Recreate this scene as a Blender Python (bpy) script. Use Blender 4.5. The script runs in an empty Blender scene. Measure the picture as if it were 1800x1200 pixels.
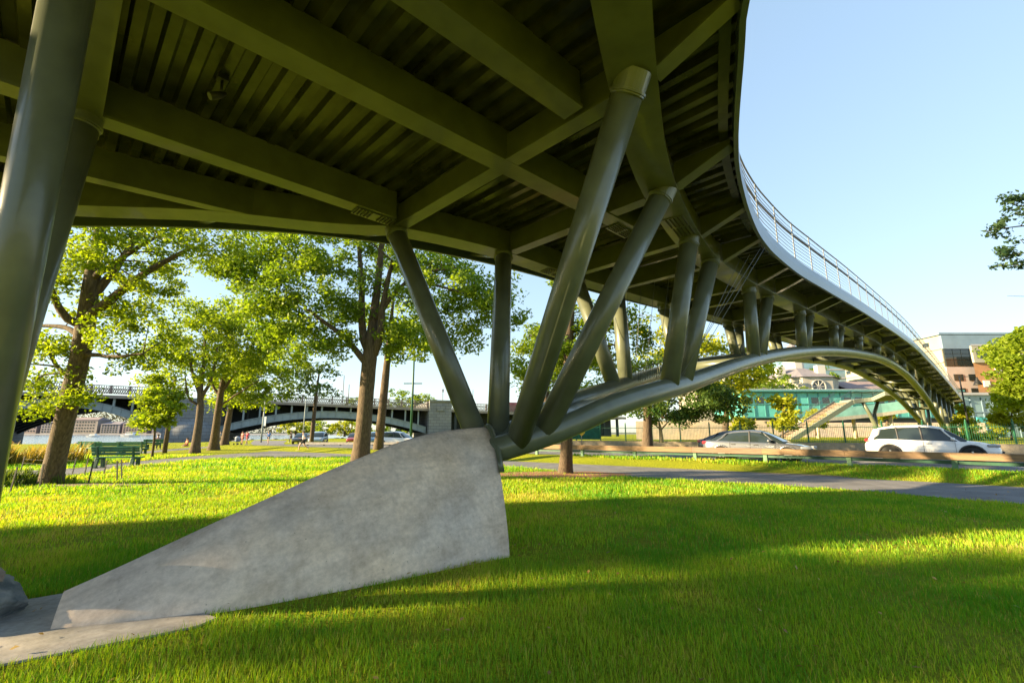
import bpy, bmesh, math, random
import numpy as np
from mathutils import Vector, Matrix
random.seed(7)
RNG = np.random.default_rng(11)
SC = bpy.context.scene
COL = SC.collection
R = math.radians
pi = math.pi
H = 1.55                      # eye height of the photographer
PITCH = math.atan(0.2)
CP, SP = math.cos(PITCH), math.sin(PITCH)
FPX = 800.0                   # focal length in pixels of the 1800 px photograph (16 mm on full frame)
K = 1.33                      # survey scale of the footbridge
S2 = math.sqrt(0.5)

# ------------------------------------------------------------------ survey helpers
def ray(px, py):
    u = (px - 900) / FPX; v = (600 - py) / FPX
    return (u, CP - v * SP, SP + v * CP)
def g(px, py, z=0.0):
    """point at height z seen at photo pixel"""
    r = ray(px, py); t = (z - H) / r[2]
    return (r[0] * t, r[1] * t, z)
def gz(px, py, t):
    """point seen at photo pixel at depth t"""
    r = ray(px, py)
    return (r[0] * t, r[1] * t, H + r[2] * t)
def kz(p):
    return (p[0] * K, p[1] * K, H + K * (p[2] - H))
def AB(a, b, z):
    """footbridge coordinates: a along, b across, z up  -> world"""
    return kz(((a - b) * S2, (a + b) * S2, z))
def interp(x, xs, ys):
    return float(np.interp(x, xs, ys))

# ------------------------------------------------------------------ objects
def tag(o, label=None, cat=None, group=None, kind=None):
    if label: o['label'] = label
    if cat: o['category'] = cat
    if group: o['group'] = group
    if kind: o['kind'] = kind
    return o
def empty(name, loc, label=None, cat=None, group=None):
    o = bpy.data.objects.new(name, None); COL.objects.link(o)
    o.location = loc; o.empty_display_size = 0.1
    return tag(o, label, cat, group)
def link_mesh(name, me, parent=None):
    o = bpy.data.objects.new(name, me); COL.objects.link(o)
    if parent is not None: o.parent = parent
    return o
def world_off(parent):
    off = Vector((0, 0, 0))
    while parent is not None:
        off += parent.location; parent = parent.parent
    return off
def copy_tree(o, parent=None):
    c = o.copy(); COL.objects.link(c)
    if parent is not None: c.parent = parent
    for ch in [x for x in o.children]:
        copy_tree(ch, c)
    return c

class MB:
    def __init__(s): s.v = []; s.f = []; s.m = []; s.sm = []
    def add(s, vs, fs, m=0, smooth=False):
        o = len(s.v); s.v += [tuple(map(float, p)) for p in vs]
        for f in fs:
            s.f.append([i + o for i in f]); s.m.append(m); s.sm.append(smooth)
        return s
    def box(s, c, size, rz=0.0, m=0, taper=1.0):
        x, y, z = size[0] / 2, size[1] / 2, size[2] / 2
        cs, sn = math.cos(rz), math.sin(rz); vs = []
        for dz in (-1, 1):
            k = taper if dz > 0 else 1
            for dx, dy in ((-1, -1), (1, -1), (1, 1), (-1, 1)):
                X, Y = dx * x * k, dy * y * k
                vs.append((c[0] + X * cs - Y * sn, c[1] + X * sn + Y * cs, c[2] + dz * z))
        return s.add(vs, [(3, 2, 1, 0), (4, 5, 6, 7), (0, 1, 5, 4), (1, 2, 6, 5), (2, 3, 7, 6), (3, 0, 4, 7)], m)
    def bar(s, p, q, w, h, m=0, up=(0, 0, 1)):
        """rectangular bar from p to q, w across, h along up"""
        p, q, up = Vector(p), Vector(q), Vector(up)
        d = (q - p).normalized(); sd = d.cross(up).normalized(); u2 = sd.cross(d).normalized()
        vs = []
        for e in (p, q):
            for a, b in ((-1, -1), (1, -1), (1, 1), (-1, 1)):
                vs.append(e + sd * (a * w / 2) + u2 * (b * h / 2))
        return s.add(vs, [(0, 1, 2, 3), (7, 6, 5, 4), (4, 5, 1, 0), (5, 6, 2, 1), (6, 7, 3, 2), (7, 4, 0, 3)], m)
    def tube(s, pts, rad, n=12, m=0, caps=True, smooth=True):
        pts = [Vector(p) for p in pts]; N = len(pts)
        if not hasattr(rad, '__len__'): rad = [rad] * N
        t0 = (pts[1] - pts[0]).normalized()
        ref = Vector((0, 0, 1)) if abs(t0.z) < 0.9 else Vector((1, 0, 0))
        nrm = t0.cross(ref).normalized(); vs = []
        for i, p in enumerate(pts):
            t = (pts[min(i + 1, N - 1)] - pts[max(i - 1, 0)]).normalized()
            nrm = (nrm - t * nrm.dot(t)).normalized(); bn = t.cross(nrm)
            for k in range(n):
                an = 2 * pi * k / n
                vs.append(p + (nrm * math.cos(an) + bn * math.sin(an)) * rad[i])
        fs = []
        for i in range(N - 1):
            for k in range(n):
                a = i * n + k; b = i * n + (k + 1) % n
                fs.append((a, b, b + n, a + n))
        s.add(vs, fs, m, smooth)
        if caps:
            o = len(s.v) - len(vs)
            s.f.append([o + k for k in range(n)][::-1]); s.m.append(m); s.sm.append(False)
            s.f.append([o + (N - 1) * n + k for k in range(n)]); s.m.append(m); s.sm.append(False)
        return s
    def sweep(s, pts, sec, m=0, closed=True, smooth=False):
        """sweep a (side, up) section along a path; side is the horizontal right of the travel"""
        pts = [Vector(p) for p in pts]; N = len(pts); n = len(sec); vs = []
        for i, p in enumerate(pts):
            t = (pts[min(i + 1, N - 1)] - pts[max(i - 1, 0)]); t.z = 0; t.normalize()
            sd = Vector((t.y, -t.x, 0))
            for a, b in sec: vs.append(p + sd * a + Vector((0, 0, b)))
        fs = []
        for i in range(N - 1):
            for k in range(n if closed else n - 1):
                a = i * n + k; b = i * n + (k + 1) % n
                fs.append((a, b, b + n, a + n))
        s.add(vs, fs, m, smooth)
        if closed:
            o = len(s.v) - len(vs)
            s.f.append([o + k for k in range(n)][::-1]); s.m.append(m); s.sm.append(False)
            s.f.append([o + (N - 1) * n + k for k in range(n)]); s.m.append(m); s.sm.append(False)
        return s
    def poly(s, pts, z0, z1, m=0):
        """vertical prism over a plan outline"""
        n = len(pts); vs = [(p[0], p[1], z0) for p in pts] + [(p[0], p[1], z1) for p in pts]
        fs = [tuple(range(n))[::-1], tuple(range(n, 2 * n))] + [(i, (i + 1) % n, (i + 1) % n + n, i + n) for i in range(n)]
        return s.add(vs, fs, m)
    def lathe(s, c, prof, n=14, m=0, smooth=True):
        vs = []
        for r, z in prof:
            for k in range(n):
                an = 2 * pi * k / n; vs.append((c[0] + r * math.cos(an), c[1] + r * math.sin(an), c[2] + z))
        fs = []
        for i in range(len(prof) - 1):
            for k in range(n):
                a = i * n + k; b = i * n + (k + 1) % n; fs.append((a, b, b + n, a + n))
        s.add(vs, fs, m, smooth); o = len(s.v) - len(vs)
        s.f.append([o + k for k in range(n)][::-1]); s.m.append(m); s.sm.append(False)
        s.f.append([o + (len(prof) - 1) * n + k for k in range(n)]); s.m.append(m); s.sm.append(False)
        return s
    def blob(s, c, r, m=0, n=10, rough=0.0, seed=0):
        rg = random.Random(seed); vs = [(c[0], c[1], c[2] - r[2])]; fs = []
        rows = max(4, n // 2)
        for i in range(1, rows):
            th = -pi / 2 + pi * i / rows
            for k in range(n):
                an = 2 * pi * k / n; q = 1 + rg.uniform(-rough, rough)
                vs.append((c[0] + r[0] * q * math.cos(th) * math.cos(an), c[1] + r[1] * q * math.cos(th) * math.sin(an), c[2] + r[2] * q * math.sin(th)))
        vs.append((c[0], c[1], c[2] + r[2])); T = len(vs) - 1
        for k in range(n):
            fs.append((0, 1 + (k + 1) % n, 1 + k)); fs.append((T, T - n + k, T - n + (k + 1) % n))
        for i in range(rows - 2):
            for k in range(n):
                a = 1 + i * n + k; b = 1 + i * n + (k + 1) % n; fs.append((a, b, b + n, a + n))
        return s.add(vs, fs, m, True)
    def build(s, name, mats, parent=None, bevel=0.0, label=None):
        me = bpy.data.meshes.new(name)
        off = world_off(parent)
        me.from_pydata([(x - off.x, y - off.y, z - off.z) for x, y, z in s.v], [], s.f)
        if not isinstance(mats, (list, tuple)): mats = [mats]
        for mt in mats: me.materials.append(mt)
        me.polygons.foreach_set('material_index', s.m)
        me.polygons.foreach_set('use_smooth', s.sm)
        bm = bmesh.new(); bm.from_mesh(me)
        bmesh.ops.recalc_face_normals(bm, faces=bm.faces)
        bm.to_mesh(me); bm.free()
        o = link_mesh(name, me, parent)
        if bevel:
            md = o.modifiers.new('bevel', 'BEVEL'); md.width = bevel; md.segments = 2; md.limit_method = 'ANGLE'; md.angle_limit = R(40)
        if label: o['label'] = label
        return o

# ------------------------------------------------------------------ materials
def newmat(name):
    m = bpy.data.materials.new(name); m.use_nodes = True
    nt = m.node_tree; b = nt.nodes['Principled BSDF']
    return m, nt, b
def N(nt, typ, **kw):
    n = nt.nodes.new(typ)
    for k, v in kw.items():
        if k.startswith('i_'): n.inputs[k[2:].replace('_', ' ')].default_value = v
        else: setattr(n, k, v)
    return n
def rgba(c): return (c[0], c[1], c[2], 1)
def mat(name, col, rough=0.6, metal=0.0, var=0.15, scale=4.0, bump=0.0, bscale=30.0, col2=None, coat=0.0, spec=0.5, stretch=None, detail=6):
    """principled surface whose colour wanders between two tones by object-space noise"""
    m, nt, b = newmat(name); L = nt.links
    tc = N(nt, 'ShaderNodeTexCoord'); src = tc.outputs['Object']
    if stretch:
        mp = N(nt, 'ShaderNodeMapping'); mp.inputs['Scale'].default_value = stretch; L.new(src, mp.inputs['Vector']); src = mp.outputs['Vector']
    nz = N(nt, 'ShaderNodeTexNoise'); nz.inputs['Scale'].default_value = scale; nz.inputs['Detail'].default_value = detail
    L.new(src, nz.inputs['Vector'])
    rp = N(nt, 'ShaderNodeValToRGB')
    c2 = col2 or [max(0, x * (1 + var)) for x in col]
    c1 = [max(0, x * (1 - var)) for x in col] if not col2 else col
    rp.color_ramp.elements[0].position = 0.35; rp.color_ramp.elements[1].position = 0.65
    rp.color_ramp.elements[0].color = rgba(c1); rp.color_ramp.elements[1].color = rgba(c2)
    L.new(nz.outputs['Fac'], rp.inputs['Fac']); L.new(rp.outputs['Color'], b.inputs['Base Color'])
    b.inputs['Roughness'].default_value = rough; b.inputs['Metallic'].default_value = metal
    b.inputs['Coat Weight'].default_value = coat; b.inputs['Specular IOR Level'].default_value = spec
    if bump:
        n2 = N(nt, 'ShaderNodeTexNoise'); n2.inputs['Scale'].default_value = bscale; n2.inputs['Detail'].default_value = 8
        L.new(src, n2.inputs['Vector'])
        bp = N(nt, 'ShaderNodeBump'); bp.inputs['Strength'].default_value = bump; bp.inputs['Distance'].default_value = 0.02
        L.new(n2.outputs['Fac'], bp.inputs['Height']); L.new(bp.outputs['Normal'], b.inputs['Normal'])
    return m
def glass_mat(name, col, rough=0.05):
    m, nt, b = newmat(name)
    b.inputs['Base Color'].default_value = rgba(col); b.inputs['Roughness'].default_value = rough
    b.inputs['Metallic'].default_value = 0.0; b.inputs['Specular IOR Level'].default_value = 0.5
    b.inputs['Coat Weight'].default_value = 0.3; b.inputs['Coat Roughness'].default_value = 0.03
    return m
def leaf_mat(name, c1, c2, trans=0.5, tcol=None, c3=None):
    m, nt, b = newmat(name); L = nt.links
    at = N(nt, 'ShaderNodeAttribute', attribute_name='tint')
    rp = N(nt, 'ShaderNodeValToRGB')
    rp.color_ramp.elements[0].color = rgba(c1); rp.color_ramp.elements[1].color = rgba(c2)
    if c3:
        rp.color_ramp.elements[1].position = .72; e3 = rp.color_ramp.elements.new(.97); e3.color = rgba(c3)
    L.new(at.outputs['Fac'], rp.inputs['Fac']); L.new(rp.outputs['Color'], b.inputs['Base Color'])
    b.inputs['Roughness'].default_value = 0.55; b.inputs['Specular IOR Level'].default_value = 0.3
    tr = N(nt, 'ShaderNodeBsdfTranslucent')
    mx = N(nt, 'ShaderNodeMix', data_type='RGBA', blend_type='MULTIPLY')
    mx.inputs['Factor'].default_value = 1.0
    mx.inputs[7].default_value = rgba(tcol or (1.5, 1.25, 0.4))
    L.new(rp.outputs['Color'], mx.inputs[6]); L.new(mx.outputs[2], tr.inputs['Color'])
    ms = N(nt, 'ShaderNodeMixShader'); ms.inputs['Fac'].default_value = trans
    L.new(b.outputs['BSDF'], ms.inputs[1]); L.new(tr.outputs['BSDF'], ms.inputs[2])
    L.new(ms.outputs['Shader'], nt.nodes['Material Output'].inputs['Surface'])
    return m

M = {}
M['steel'] = mat('olive_grey_paint', (0.112, 0.124, 0.082), rough=0.33, var=0.14, scale=3, bump=0.03, bscale=120, coat=0.25)
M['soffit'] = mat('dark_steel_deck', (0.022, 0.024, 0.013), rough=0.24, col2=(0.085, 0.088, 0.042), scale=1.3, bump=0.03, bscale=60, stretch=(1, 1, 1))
M['galv'] = mat('brushed_steel', (0.16, 0.17, 0.18), rough=0.5, metal=0.2, var=0.1, scale=6)
M['fascia'] = mat('sky_tinted_fascia', (0.095, 0.125, 0.155), rough=0.33, metal=0.2, var=0.08, scale=2, coat=0.15)  # bluish base colour imitates the sky mirrored in the fascia
M['bolt'] = mat('bolt_steel', (0.05, 0.05, 0.04), rough=0.5)
# board-formed concrete with diagonal weathering
def concrete_mat(name, col, stain, streak=(1.8, 0.7, 0.55)):
    m, nt, b = newmat(name); L = nt.links
    tc = N(nt, 'ShaderNodeTexCoord'); OB = tc.outputs['Object']
    def noise(scale, detail, rough=.55, vec=OB):
        n = N(nt, 'ShaderNodeTexNoise'); n.inputs['Scale'].default_value = scale; n.inputs['Detail'].default_value = detail; n.inputs['Roughness'].default_value = rough; L.new(vec, n.inputs['Vector']); return n.outputs['Fac']
    def ramp(src, p0, c0, p1, c1):
        r = N(nt, 'ShaderNodeValToRGB'); e = r.color_ramp.elements; e[0].position = p0; e[0].color = rgba(c0); e[1].position = p1; e[1].color = rgba(c1); L.new(src, r.inputs['Fac']); return r.outputs['Color']
    def mult(a, c, f=1.0):
        x = N(nt, 'ShaderNodeMix', data_type='RGBA', blend_type='MULTIPLY'); x.inputs['Factor'].default_value = f; L.new(a, x.inputs[6]); L.new(c, x.inputs[7]); return x.outputs[2]
    mp = N(nt, 'ShaderNodeMapping'); mp.vector_type = 'TEXTURE'; mp.inputs['Rotation'].default_value = (0, R(-21), R(33)); mp.inputs['Scale'].default_value = streak; L.new(OB, mp.inputs['Vector'])
    md = N(nt, 'ShaderNodeMapping'); md.inputs['Scale'].default_value = (3.4, 3.4, .35); L.new(OB, md.inputs['Vector'])
    n1 = noise(2.1, 12, .68, mp.outputs['Vector']); nd = noise(1.6, 6, .6, md.outputs['Vector'])
    c = ramp(n1, .34, stain, .60, col)
    c = mult(c, ramp(noise(.75, 4), .38, (.82, .83, .88), .64, (1.10, 1.02, .93)))       # warm and cool blotches
    c = mult(c, ramp(nd, .30, (.74, .71, .68), .50, (1, 1, 1)), .55)                    # drip stains
    c = mult(c, ramp(noise(17, 10, .7), .30, (.80, .79, .78), .62, (1.08, 1.08, 1.07)))   # fine mottling
    vo = N(nt, 'ShaderNodeTexVoronoi'); vo.inputs['Scale'].default_value = 9; L.new(OB, vo.inputs['Vector'])
    c = mult(c, ramp(vo.outputs['Distance'], .045, (.42, .41, .40), .075, (1, 1, 1)), .7)  # bug holes
    wv = N(nt, 'ShaderNodeTexWave'); wv.wave_type = 'BANDS'; wv.bands_direction = 'Z'; wv.inputs['Scale'].default_value = .85; wv.inputs['Distortion'].default_value = .6; wv.inputs['Detail'].default_value = 2; L.new(OB, wv.inputs['Vector'])
    c = mult(c, ramp(wv.outputs['Fac'], .0, (.80, .79, .78), .03, (1, 1, 1)), .28)         # faint pour lines
    L.new(c, b.inputs['Base Color']); b.inputs['Roughness'].default_value = 0.88
    ad = N(nt, 'ShaderNodeMath', operation='ADD'); L.new(n1, ad.inputs[0]); L.new(noise(45, 6), ad.inputs[1])
    bp = N(nt, 'ShaderNodeBump'); bp.inputs['Strength'].default_value = 0.16; bp.inputs['Distance'].default_value = 0.012
    L.new(ad.outputs[0], bp.inputs['Height']); L.new(bp.outputs['Normal'], b.inputs['Normal'])
    return m
M['concrete'] = concrete_mat('weathered_concrete', (0.80, 0.665, 0.545), (0.55, 0.445, 0.355))
M['slab'] = concrete_mat('slab_concrete', (0.46, 0.44, 0.42), (0.27, 0.27, 0.26), (1, 1, 1))
M['asphalt'] = mat('asphalt', (0.16, 0.155, 0.16), rough=0.9, var=0.18, scale=1.2, bump=0.4, bscale=220)
M['road'] = mat('road_asphalt', (0.13, 0.13, 0.135), rough=0.9, var=0.15, scale=1.5, bump=0.3, bscale=200)
M['bark'] = mat('bark', (0.060, 0.042, 0.028), rough=0.95, col2=(0.135, 0.098, 0.066), scale=9, bump=1.0, bscale=16, stretch=(2.2, 2.2, 0.35))
M['bark2'] = mat('pale_bark', (0.20, 0.17, 0.13), rough=0.95, col2=(0.32, 0.28, 0.22), scale=6, bump=0.8, bscale=14, stretch=(2, 2, 0.4))
M['leaf_a'] = leaf_mat('oak_leaf', (0.09, 0.17, 0.014), (0.25, 0.33, 0.026), 0.5, (1.35, 1.35, 0.4))
M['leaf_y'] = leaf_mat('sunny_leaf', (0.14, 0.215, 0.012), (0.30, 0.37, 0.024), 0.52, (1.35, 1.35, 0.4))
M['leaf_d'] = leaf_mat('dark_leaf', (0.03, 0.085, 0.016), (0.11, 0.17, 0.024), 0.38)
M['leaf_yy'] = leaf_mat('yellow_leaf', (0.20, 0.25, 0.012), (0.42, 0.42, 0.025), 0.5, (1.3, 1.3, 0.4))
M['leaf_b'] = leaf_mat('cool_leaf', (0.03, 0.075, 0.035), (0.08, 0.13, 0.05), 0.4, (1.1, 1.1, 0.6))
M['straw'] = leaf_mat('tall_grass_blade', (0.16, 0.17, 0.02), (0.42, 0.30, 0.08), 0.4)
M['grass'] = leaf_mat('lawn_blade', (0.10, 0.30, 0.014), (0.38, 0.50, 0.022), 0.45, (1.4, 1.3, 0.35), (0.50, 0.38, 0.12))
M['mulch'] = mat('bark_mulch', (0.20, 0.085, 0.035), rough=1.0, col2=(0.36, 0.17, 0.07), scale=26, bump=1.0, bscale=60)
M['soil'] = mat('bare_soil', (0.17, 0.12, 0.07), rough=1.0, col2=(0.25, 0.19, 0.10), scale=8, bump=0.6, bscale=60)
M['timber'] = mat('weathered_timber', (0.17, 0.11, 0.068), rough=0.8, col2=(0.27, 0.17, 0.09), scale=3, stretch=(0.6, 0.6, 8), bump=0.3, bscale=20)
M['timber_red'] = mat('reddish_timber', (0.17, 0.10, 0.075), rough=0.8, col2=(0.25, 0.16, 0.115), scale=3, stretch=(0.6, 0.6, 8), bump=0.3, bscale=20)
M['green'] = mat('green_paint', (0.020, 0.115, 0.060), rough=0.45, var=0.2, scale=5)
M['green_d'] = mat('dark_green_paint', (0.012, 0.070, 0.040), rough=0.5, var=0.2, scale=5)
M['green_post'] = mat('green_post_paint', (0.10, 0.20, 0.12), rough=0.6, var=0.2, scale=5)
M['iron'] = mat('black_iron', (0.02, 0.02, 0.02), rough=0.5)
M['rubber'] = mat('tyre_rubber', (0.02, 0.02, 0.02), rough=0.85)
M['alloy'] = mat('wheel_alloy', (0.42, 0.42, 0.43), rough=0.3, metal=0.8)
M['white_car'] = mat('white_car_paint', (0.80, 0.79, 0.79), rough=0.22, var=0.01, coat=1.0)
M['silver_car'] = mat('silver_car_paint', (0.15, 0.16, 0.185), rough=0.25, metal=0.55, var=0.02, coat=1.0)
M['blue_car'] = mat('pale_blue_car_paint', (0.30, 0.40, 0.50), rough=0.25, metal=0.3, var=0.02, coat=1.0)
M['dark_car'] = mat('dark_car_paint', (0.03, 0.035, 0.04), rough=0.25, var=0.02, coat=1.0)
M['red_car'] = mat('red_car_paint', (0.28, 0.04, 0.04), rough=0.3, var=0.02, coat=1.0)
M['plastic'] = mat('black_trim', (0.03, 0.03, 0.035), rough=0.55)
M['car_glass'] = glass_mat('car_glass', (0.02, 0.03, 0.032))
M['lens_red'] = mat('red_lamp_lens', (0.45, 0.02, 0.03), rough=0.2, var=0.05, coat=1)
M['lens_white'] = mat('clear_lamp_lens', (0.26, 0.28, 0.31), rough=0.2, var=0.05, coat=.5)
def coursed(name, c1, c2, mortar, w, h):
    m, nt, b = newmat(name); L = nt.links; tc = N(nt, 'ShaderNodeTexCoord'); sx = N(nt, 'ShaderNodeSeparateXYZ'); L.new(tc.outputs['Object'], sx.inputs[0])
    ad = N(nt, 'ShaderNodeMath', operation='ADD'); L.new(sx.outputs[0], ad.inputs[0]); L.new(sx.outputs[1], ad.inputs[1])
    cx = N(nt, 'ShaderNodeCombineXYZ'); L.new(ad.outputs[0], cx.inputs[0]); L.new(sx.outputs[2], cx.inputs[1])
    br = N(nt, 'ShaderNodeTexBrick'); br.inputs['Scale'].default_value = 1; br.inputs['Brick Width'].default_value = w; br.inputs['Row Height'].default_value = h; br.inputs['Mortar Size'].default_value = .05
    br.inputs['Color1'].default_value = rgba(c1); br.inputs['Color2'].default_value = rgba(c2); br.inputs['Mortar'].default_value = rgba(mortar); L.new(cx.outputs[0], br.inputs['Vector'])
    L.new(br.outputs['Color'], b.inputs['Base Color']); b.inputs['Roughness'].default_value = .85; return m
M['granite'] = coursed('pale_granite', (.21, .215, .22), (.165, .17, .175), (.09, .09, .09), 2.2, .85)
M['bridge_grey'] = mat('grey_blue_steel', (0.22, 0.26, 0.27), rough=0.6, var=0.12, scale=0.4)
M['bridge_shade'] = mat('shaded_steel', (0.028, 0.036, 0.038), rough=0.7, var=0.2, scale=0.3)  # bridge steel darkened: shade behind the face ribs put into the colour
M['sandstone'] = mat('pinkish_cast_iron', (0.20, 0.145, 0.13), rough=0.75, var=0.12, scale=0.6)
M['cornice'] = mat('buff_cornice', (0.24, 0.20, 0.17), rough=0.75, var=0.1, scale=0.6)
# ================================================================== GROUND
def spl(xs, ys):
    xs = list(xs); ys = list(ys); n = len(xs)
    d = [(ys[i + 1] - ys[i]) / (xs[i + 1] - xs[i]) for i in range(n - 1)]
    mm = [d[0]] + [(d[i - 1] * d[i] > 0) * (2 * d[i - 1] * d[i] / (d[i - 1] + d[i]) if d[i - 1] * d[i] > 0 else 0) for i in range(1, n - 1)] + [d[-1]]
    def f(x):
        if x <= xs[0]: return ys[0] + (x - xs[0]) * mm[0]
        if x >= xs[-1]: return ys[-1] + (x - xs[-1]) * mm[-1]
        i = 0
        while x > xs[i + 1]: i += 1
        h = xs[i + 1] - xs[i]; t = (x - xs[i]) / h
        return (ys[i] * (1 + 2 * t) * (1 - t) ** 2 + mm[i] * h * t * (1 - t) ** 2 + ys[i + 1] * t * t * (3 - 2 * t) + mm[i + 1] * h * t * t * (t - 1))
    return f
def sheet(name, pts, z, m):
    """flat ground sheet triangulated from a plan outline"""
    bm = bmesh.new(); vs = [bm.verts.new((p[0], p[1], z)) for p in pts]
    f = bm.faces.new(vs); bmesh.ops.triangulate(bm, faces=[f])
    bmesh.ops.recalc_face_normals(bm, faces=bm.faces)
    for q in bm.faces:
        if q.normal.z < 0: q.normal_flip()
    me = bpy.data.meshes.new(name); bm.to_mesh(me); bm.free(); me.materials.append(m)
    o = link_mesh(name, me); o['kind'] = 'structure'; return o
def strip(name, la, lb, m):
    """sheet between two polylines of equal length (points carry z)"""
    n = len(la); vs = list(la) + list(lb)
    me = bpy.data.meshes.new(name); me.from_pydata(vs, [], [(i, i + 1, n + i + 1, n + i) for i in range(n - 1)])
    bm = bmesh.new(); bm.from_mesh(me)
    for q in bm.faces:
        q.normal_update()
        if q.normal.z < 0: q.normal_flip()
    bm.to_mesh(me); bm.free()
    me.materials.append(m); o = link_mesh(name, me); o['kind'] = 'structure'; return o
def resamp(pts, n):
    P = np.array(pts, float); d = np.r_[0, np.cumsum(np.linalg.norm(np.diff(P, axis=0), axis=1))]
    t = np.linspace(0, d[-1], n)
    return [tuple(np.interp(x, d, P[:, k]) for k in range(P.shape[1])) for x in t]

def lawn_mat():
    m, nt, b = newmat('lawn'); L = nt.links
    tc = N(nt, 'ShaderNodeTexCoord')
    n1 = N(nt, 'ShaderNodeTexNoise'); n1.inputs['Scale'].default_value = 0.35; n1.inputs['Detail'].default_value = 6; L.new(tc.outputs['Object'], n1.inputs['Vector'])
    n2 = N(nt, 'ShaderNodeTexNoise'); n2.inputs['Scale'].default_value = 9; n2.inputs['Detail'].default_value = 8; L.new(tc.outputs['Object'], n2.inputs['Vector'])
    ad = N(nt, 'ShaderNodeMath', operation='ADD'); L.new(n1.outputs['Fac'], ad.inputs[0]); L.new(n2.outputs['Fac'], ad.inputs[1])
    rp = N(nt, 'ShaderNodeValToRGB'); e = rp.color_ramp.elements
    e[0].position = 0.30; e[0].color = (0.17, 0.22, 0.012, 1); e[1].position = 0.70; e[1].color = (0.37, 0.37, 0.020, 1)
    hf = N(nt, 'ShaderNodeMath', operation='MULTIPLY'); hf.inputs[1].default_value = 0.5; L.new(ad.outputs[0], hf.inputs[0])
    L.new(hf.outputs[0], rp.inputs['Fac']); L.new(rp.outputs['Color'], b.inputs['Base Color'])
    b.inputs['Roughness'].default_value = 0.95; b.inputs['Specular IOR Level'].default_value = 0.1
    n3 = N(nt, 'ShaderNodeTexNoise'); n3.inputs['Scale'].default_value = 22; n3.inputs['Detail'].default_value = 8; L.new(tc.outputs['Object'], n3.inputs['Vector'])
    bp = N(nt, 'ShaderNodeBump'); bp.inputs['Strength'].default_value = 1.0; bp.inputs['Distance'].default_value = 0.12
    L.new(n3.outputs['Fac'], bp.inputs['Height']); L.new(bp.outputs['Normal'], b.inputs['Normal'])
    return m
M['lawn'] = lawn_mat()
def water_mat():
    m, nt, b = newmat('river'); L = nt.links
    b.inputs['Base Color'].default_value = (0.10, 0.14, 0.17, 1); b.inputs['Roughness'].default_value = 0.12; b.inputs['Specular IOR Level'].default_value = 0.9
    tc = N(nt, 'ShaderNodeTexCoord'); n = N(nt, 'ShaderNodeTexNoise'); n.inputs['Scale'].default_value = 0.9; n.inputs['Detail'].default_value = 5
    L.new(tc.outputs['Object'], n.inputs['Vector'])
    bp = N(nt, 'ShaderNodeBump'); bp.inputs['Strength'].default_value = 0.6; bp.inputs['Distance'].default_value = 0.25
    L.new(n.outputs['Fac'], bp.inputs['Height']); L.new(bp.outputs['Normal'], b.inputs['Normal'])
    return m
M['water'] = water_mat()

SHORE = [(-400, -260), (-120, -10), (-92, 38), (-72, 62), (-60, 68), (-52, 74), (-50, 84), (-56, 100), (-52, 124), (-30, 190), (40, 330), (300, 760)]
land = SHORE + [(900, 760), (900, -300), (-300, -300)]
lo = sheet('ground', land, 0.0, M['lawn'])
w = bpy.data.meshes.new('river'); w.from_pydata([(-1600, -500, -1.6), (900, -500, -1.6), (900, 900, -1.6), (-1600, 900, -1.6)], [], [(0, 1, 2, 3)])
w.materials.append(M['water']); wo = link_mesh('river', w); wo['kind'] = 'structure'
# far bank of the river, a low rise behind the boats
fb = MB(); rg = random.Random(3); la = []; lb = []
for i in range(50):
    x = -1500 + i * 42; la.append((x, 640 + rg.uniform(-3, 3), -1.7)); lb.append((x, 646, 0.2))
strip('far_bank', la, lb, mat('far_bank_wall', (0.22, 0.21, 0.21), scale=0.05))
lc = [(x, 900, 2.0) for x, _, _ in la]
strip('far_terrain', lb, lc, mat('far_ground', (0.13, 0.15, 0.07), scale=0.02))
# stones along the near water edge
sb = MB(); rg = random.Random(5)
for i in range(len(SHORE) - 1):
    p, q = Vector(SHORE[i]), Vector(SHORE[i + 1])
    if i < 2 or i > 8: continue
    n = int((q - p).length / 0.9)
    for k in range(n):
        c = p.lerp(q, (k + rg.random()) / n)
        sb.blob((c.x + rg.uniform(-1.2, 0.4), c.y + rg.uniform(-.5, .5), rg.uniform(-1.0, -0.15)), (rg.uniform(.4, .9), rg.uniform(.4, .8), rg.uniform(.3, .55)), n=7, rough=0.2, seed=i * 999 + k)
so = sb.build('shore_stones', M['granite']); so['kind'] = 'stuff'; tag(so, 'pale tumbled stones lining the water edge behind the benches', 'stones')

# paths (ground points surveyed from the edges of the asphalt)
near = [(125, 834), (240, 817), (340, 808), (440, 802), (540, 803), (620, 802.5), (700, 804), (790, 808), (880, 815), (980, 823), (1080, 832), (1220, 840), (1380, 849), (1500, 856), (1637, 869), (1800, 882)]
far = [(125, 824), (240, 811), (340, 802), (423, 797), (520, 790.5), (620, 789.5), (700, 792), (790, 796), (880, 802), (950, 806), (1080, 817), (1180, 820.5), (1300, 827), (1390, 832), (1500, 843), (1800, 857)]
PA = [g(p[0], p[1] + (4 if p[0] > 850 else 1.5), 0.010) for p in near]; PB = [g(p[0], p[1] - (2.5 if p[0] > 850 else .5), 0.010) for p in far]
PA = [(-24, 14.2, .010)] + PA + [(22, 9.0, .010), (34, 2, .010)]
PB = [(-24, 16.0, .010)] + PB + [(24, 11.0, .010), (38, 3.4, .010)]
PA = resamp(PA, 90); PB = resamp(PB, 90)
strip('path', PA, PB, M['asphalt'])
b1 = [g(*p, 0.006) for p in [(473, 793), (452, 785), (440, 779), (446, 774)]]
b2 = [g(*p, 0.006) for p in [(545, 791), (512, 785), (498, 779), (505, 774)]]
strip('side_path', resamp(b1, 20), resamp(b2, 20), M['asphalt'])
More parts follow.
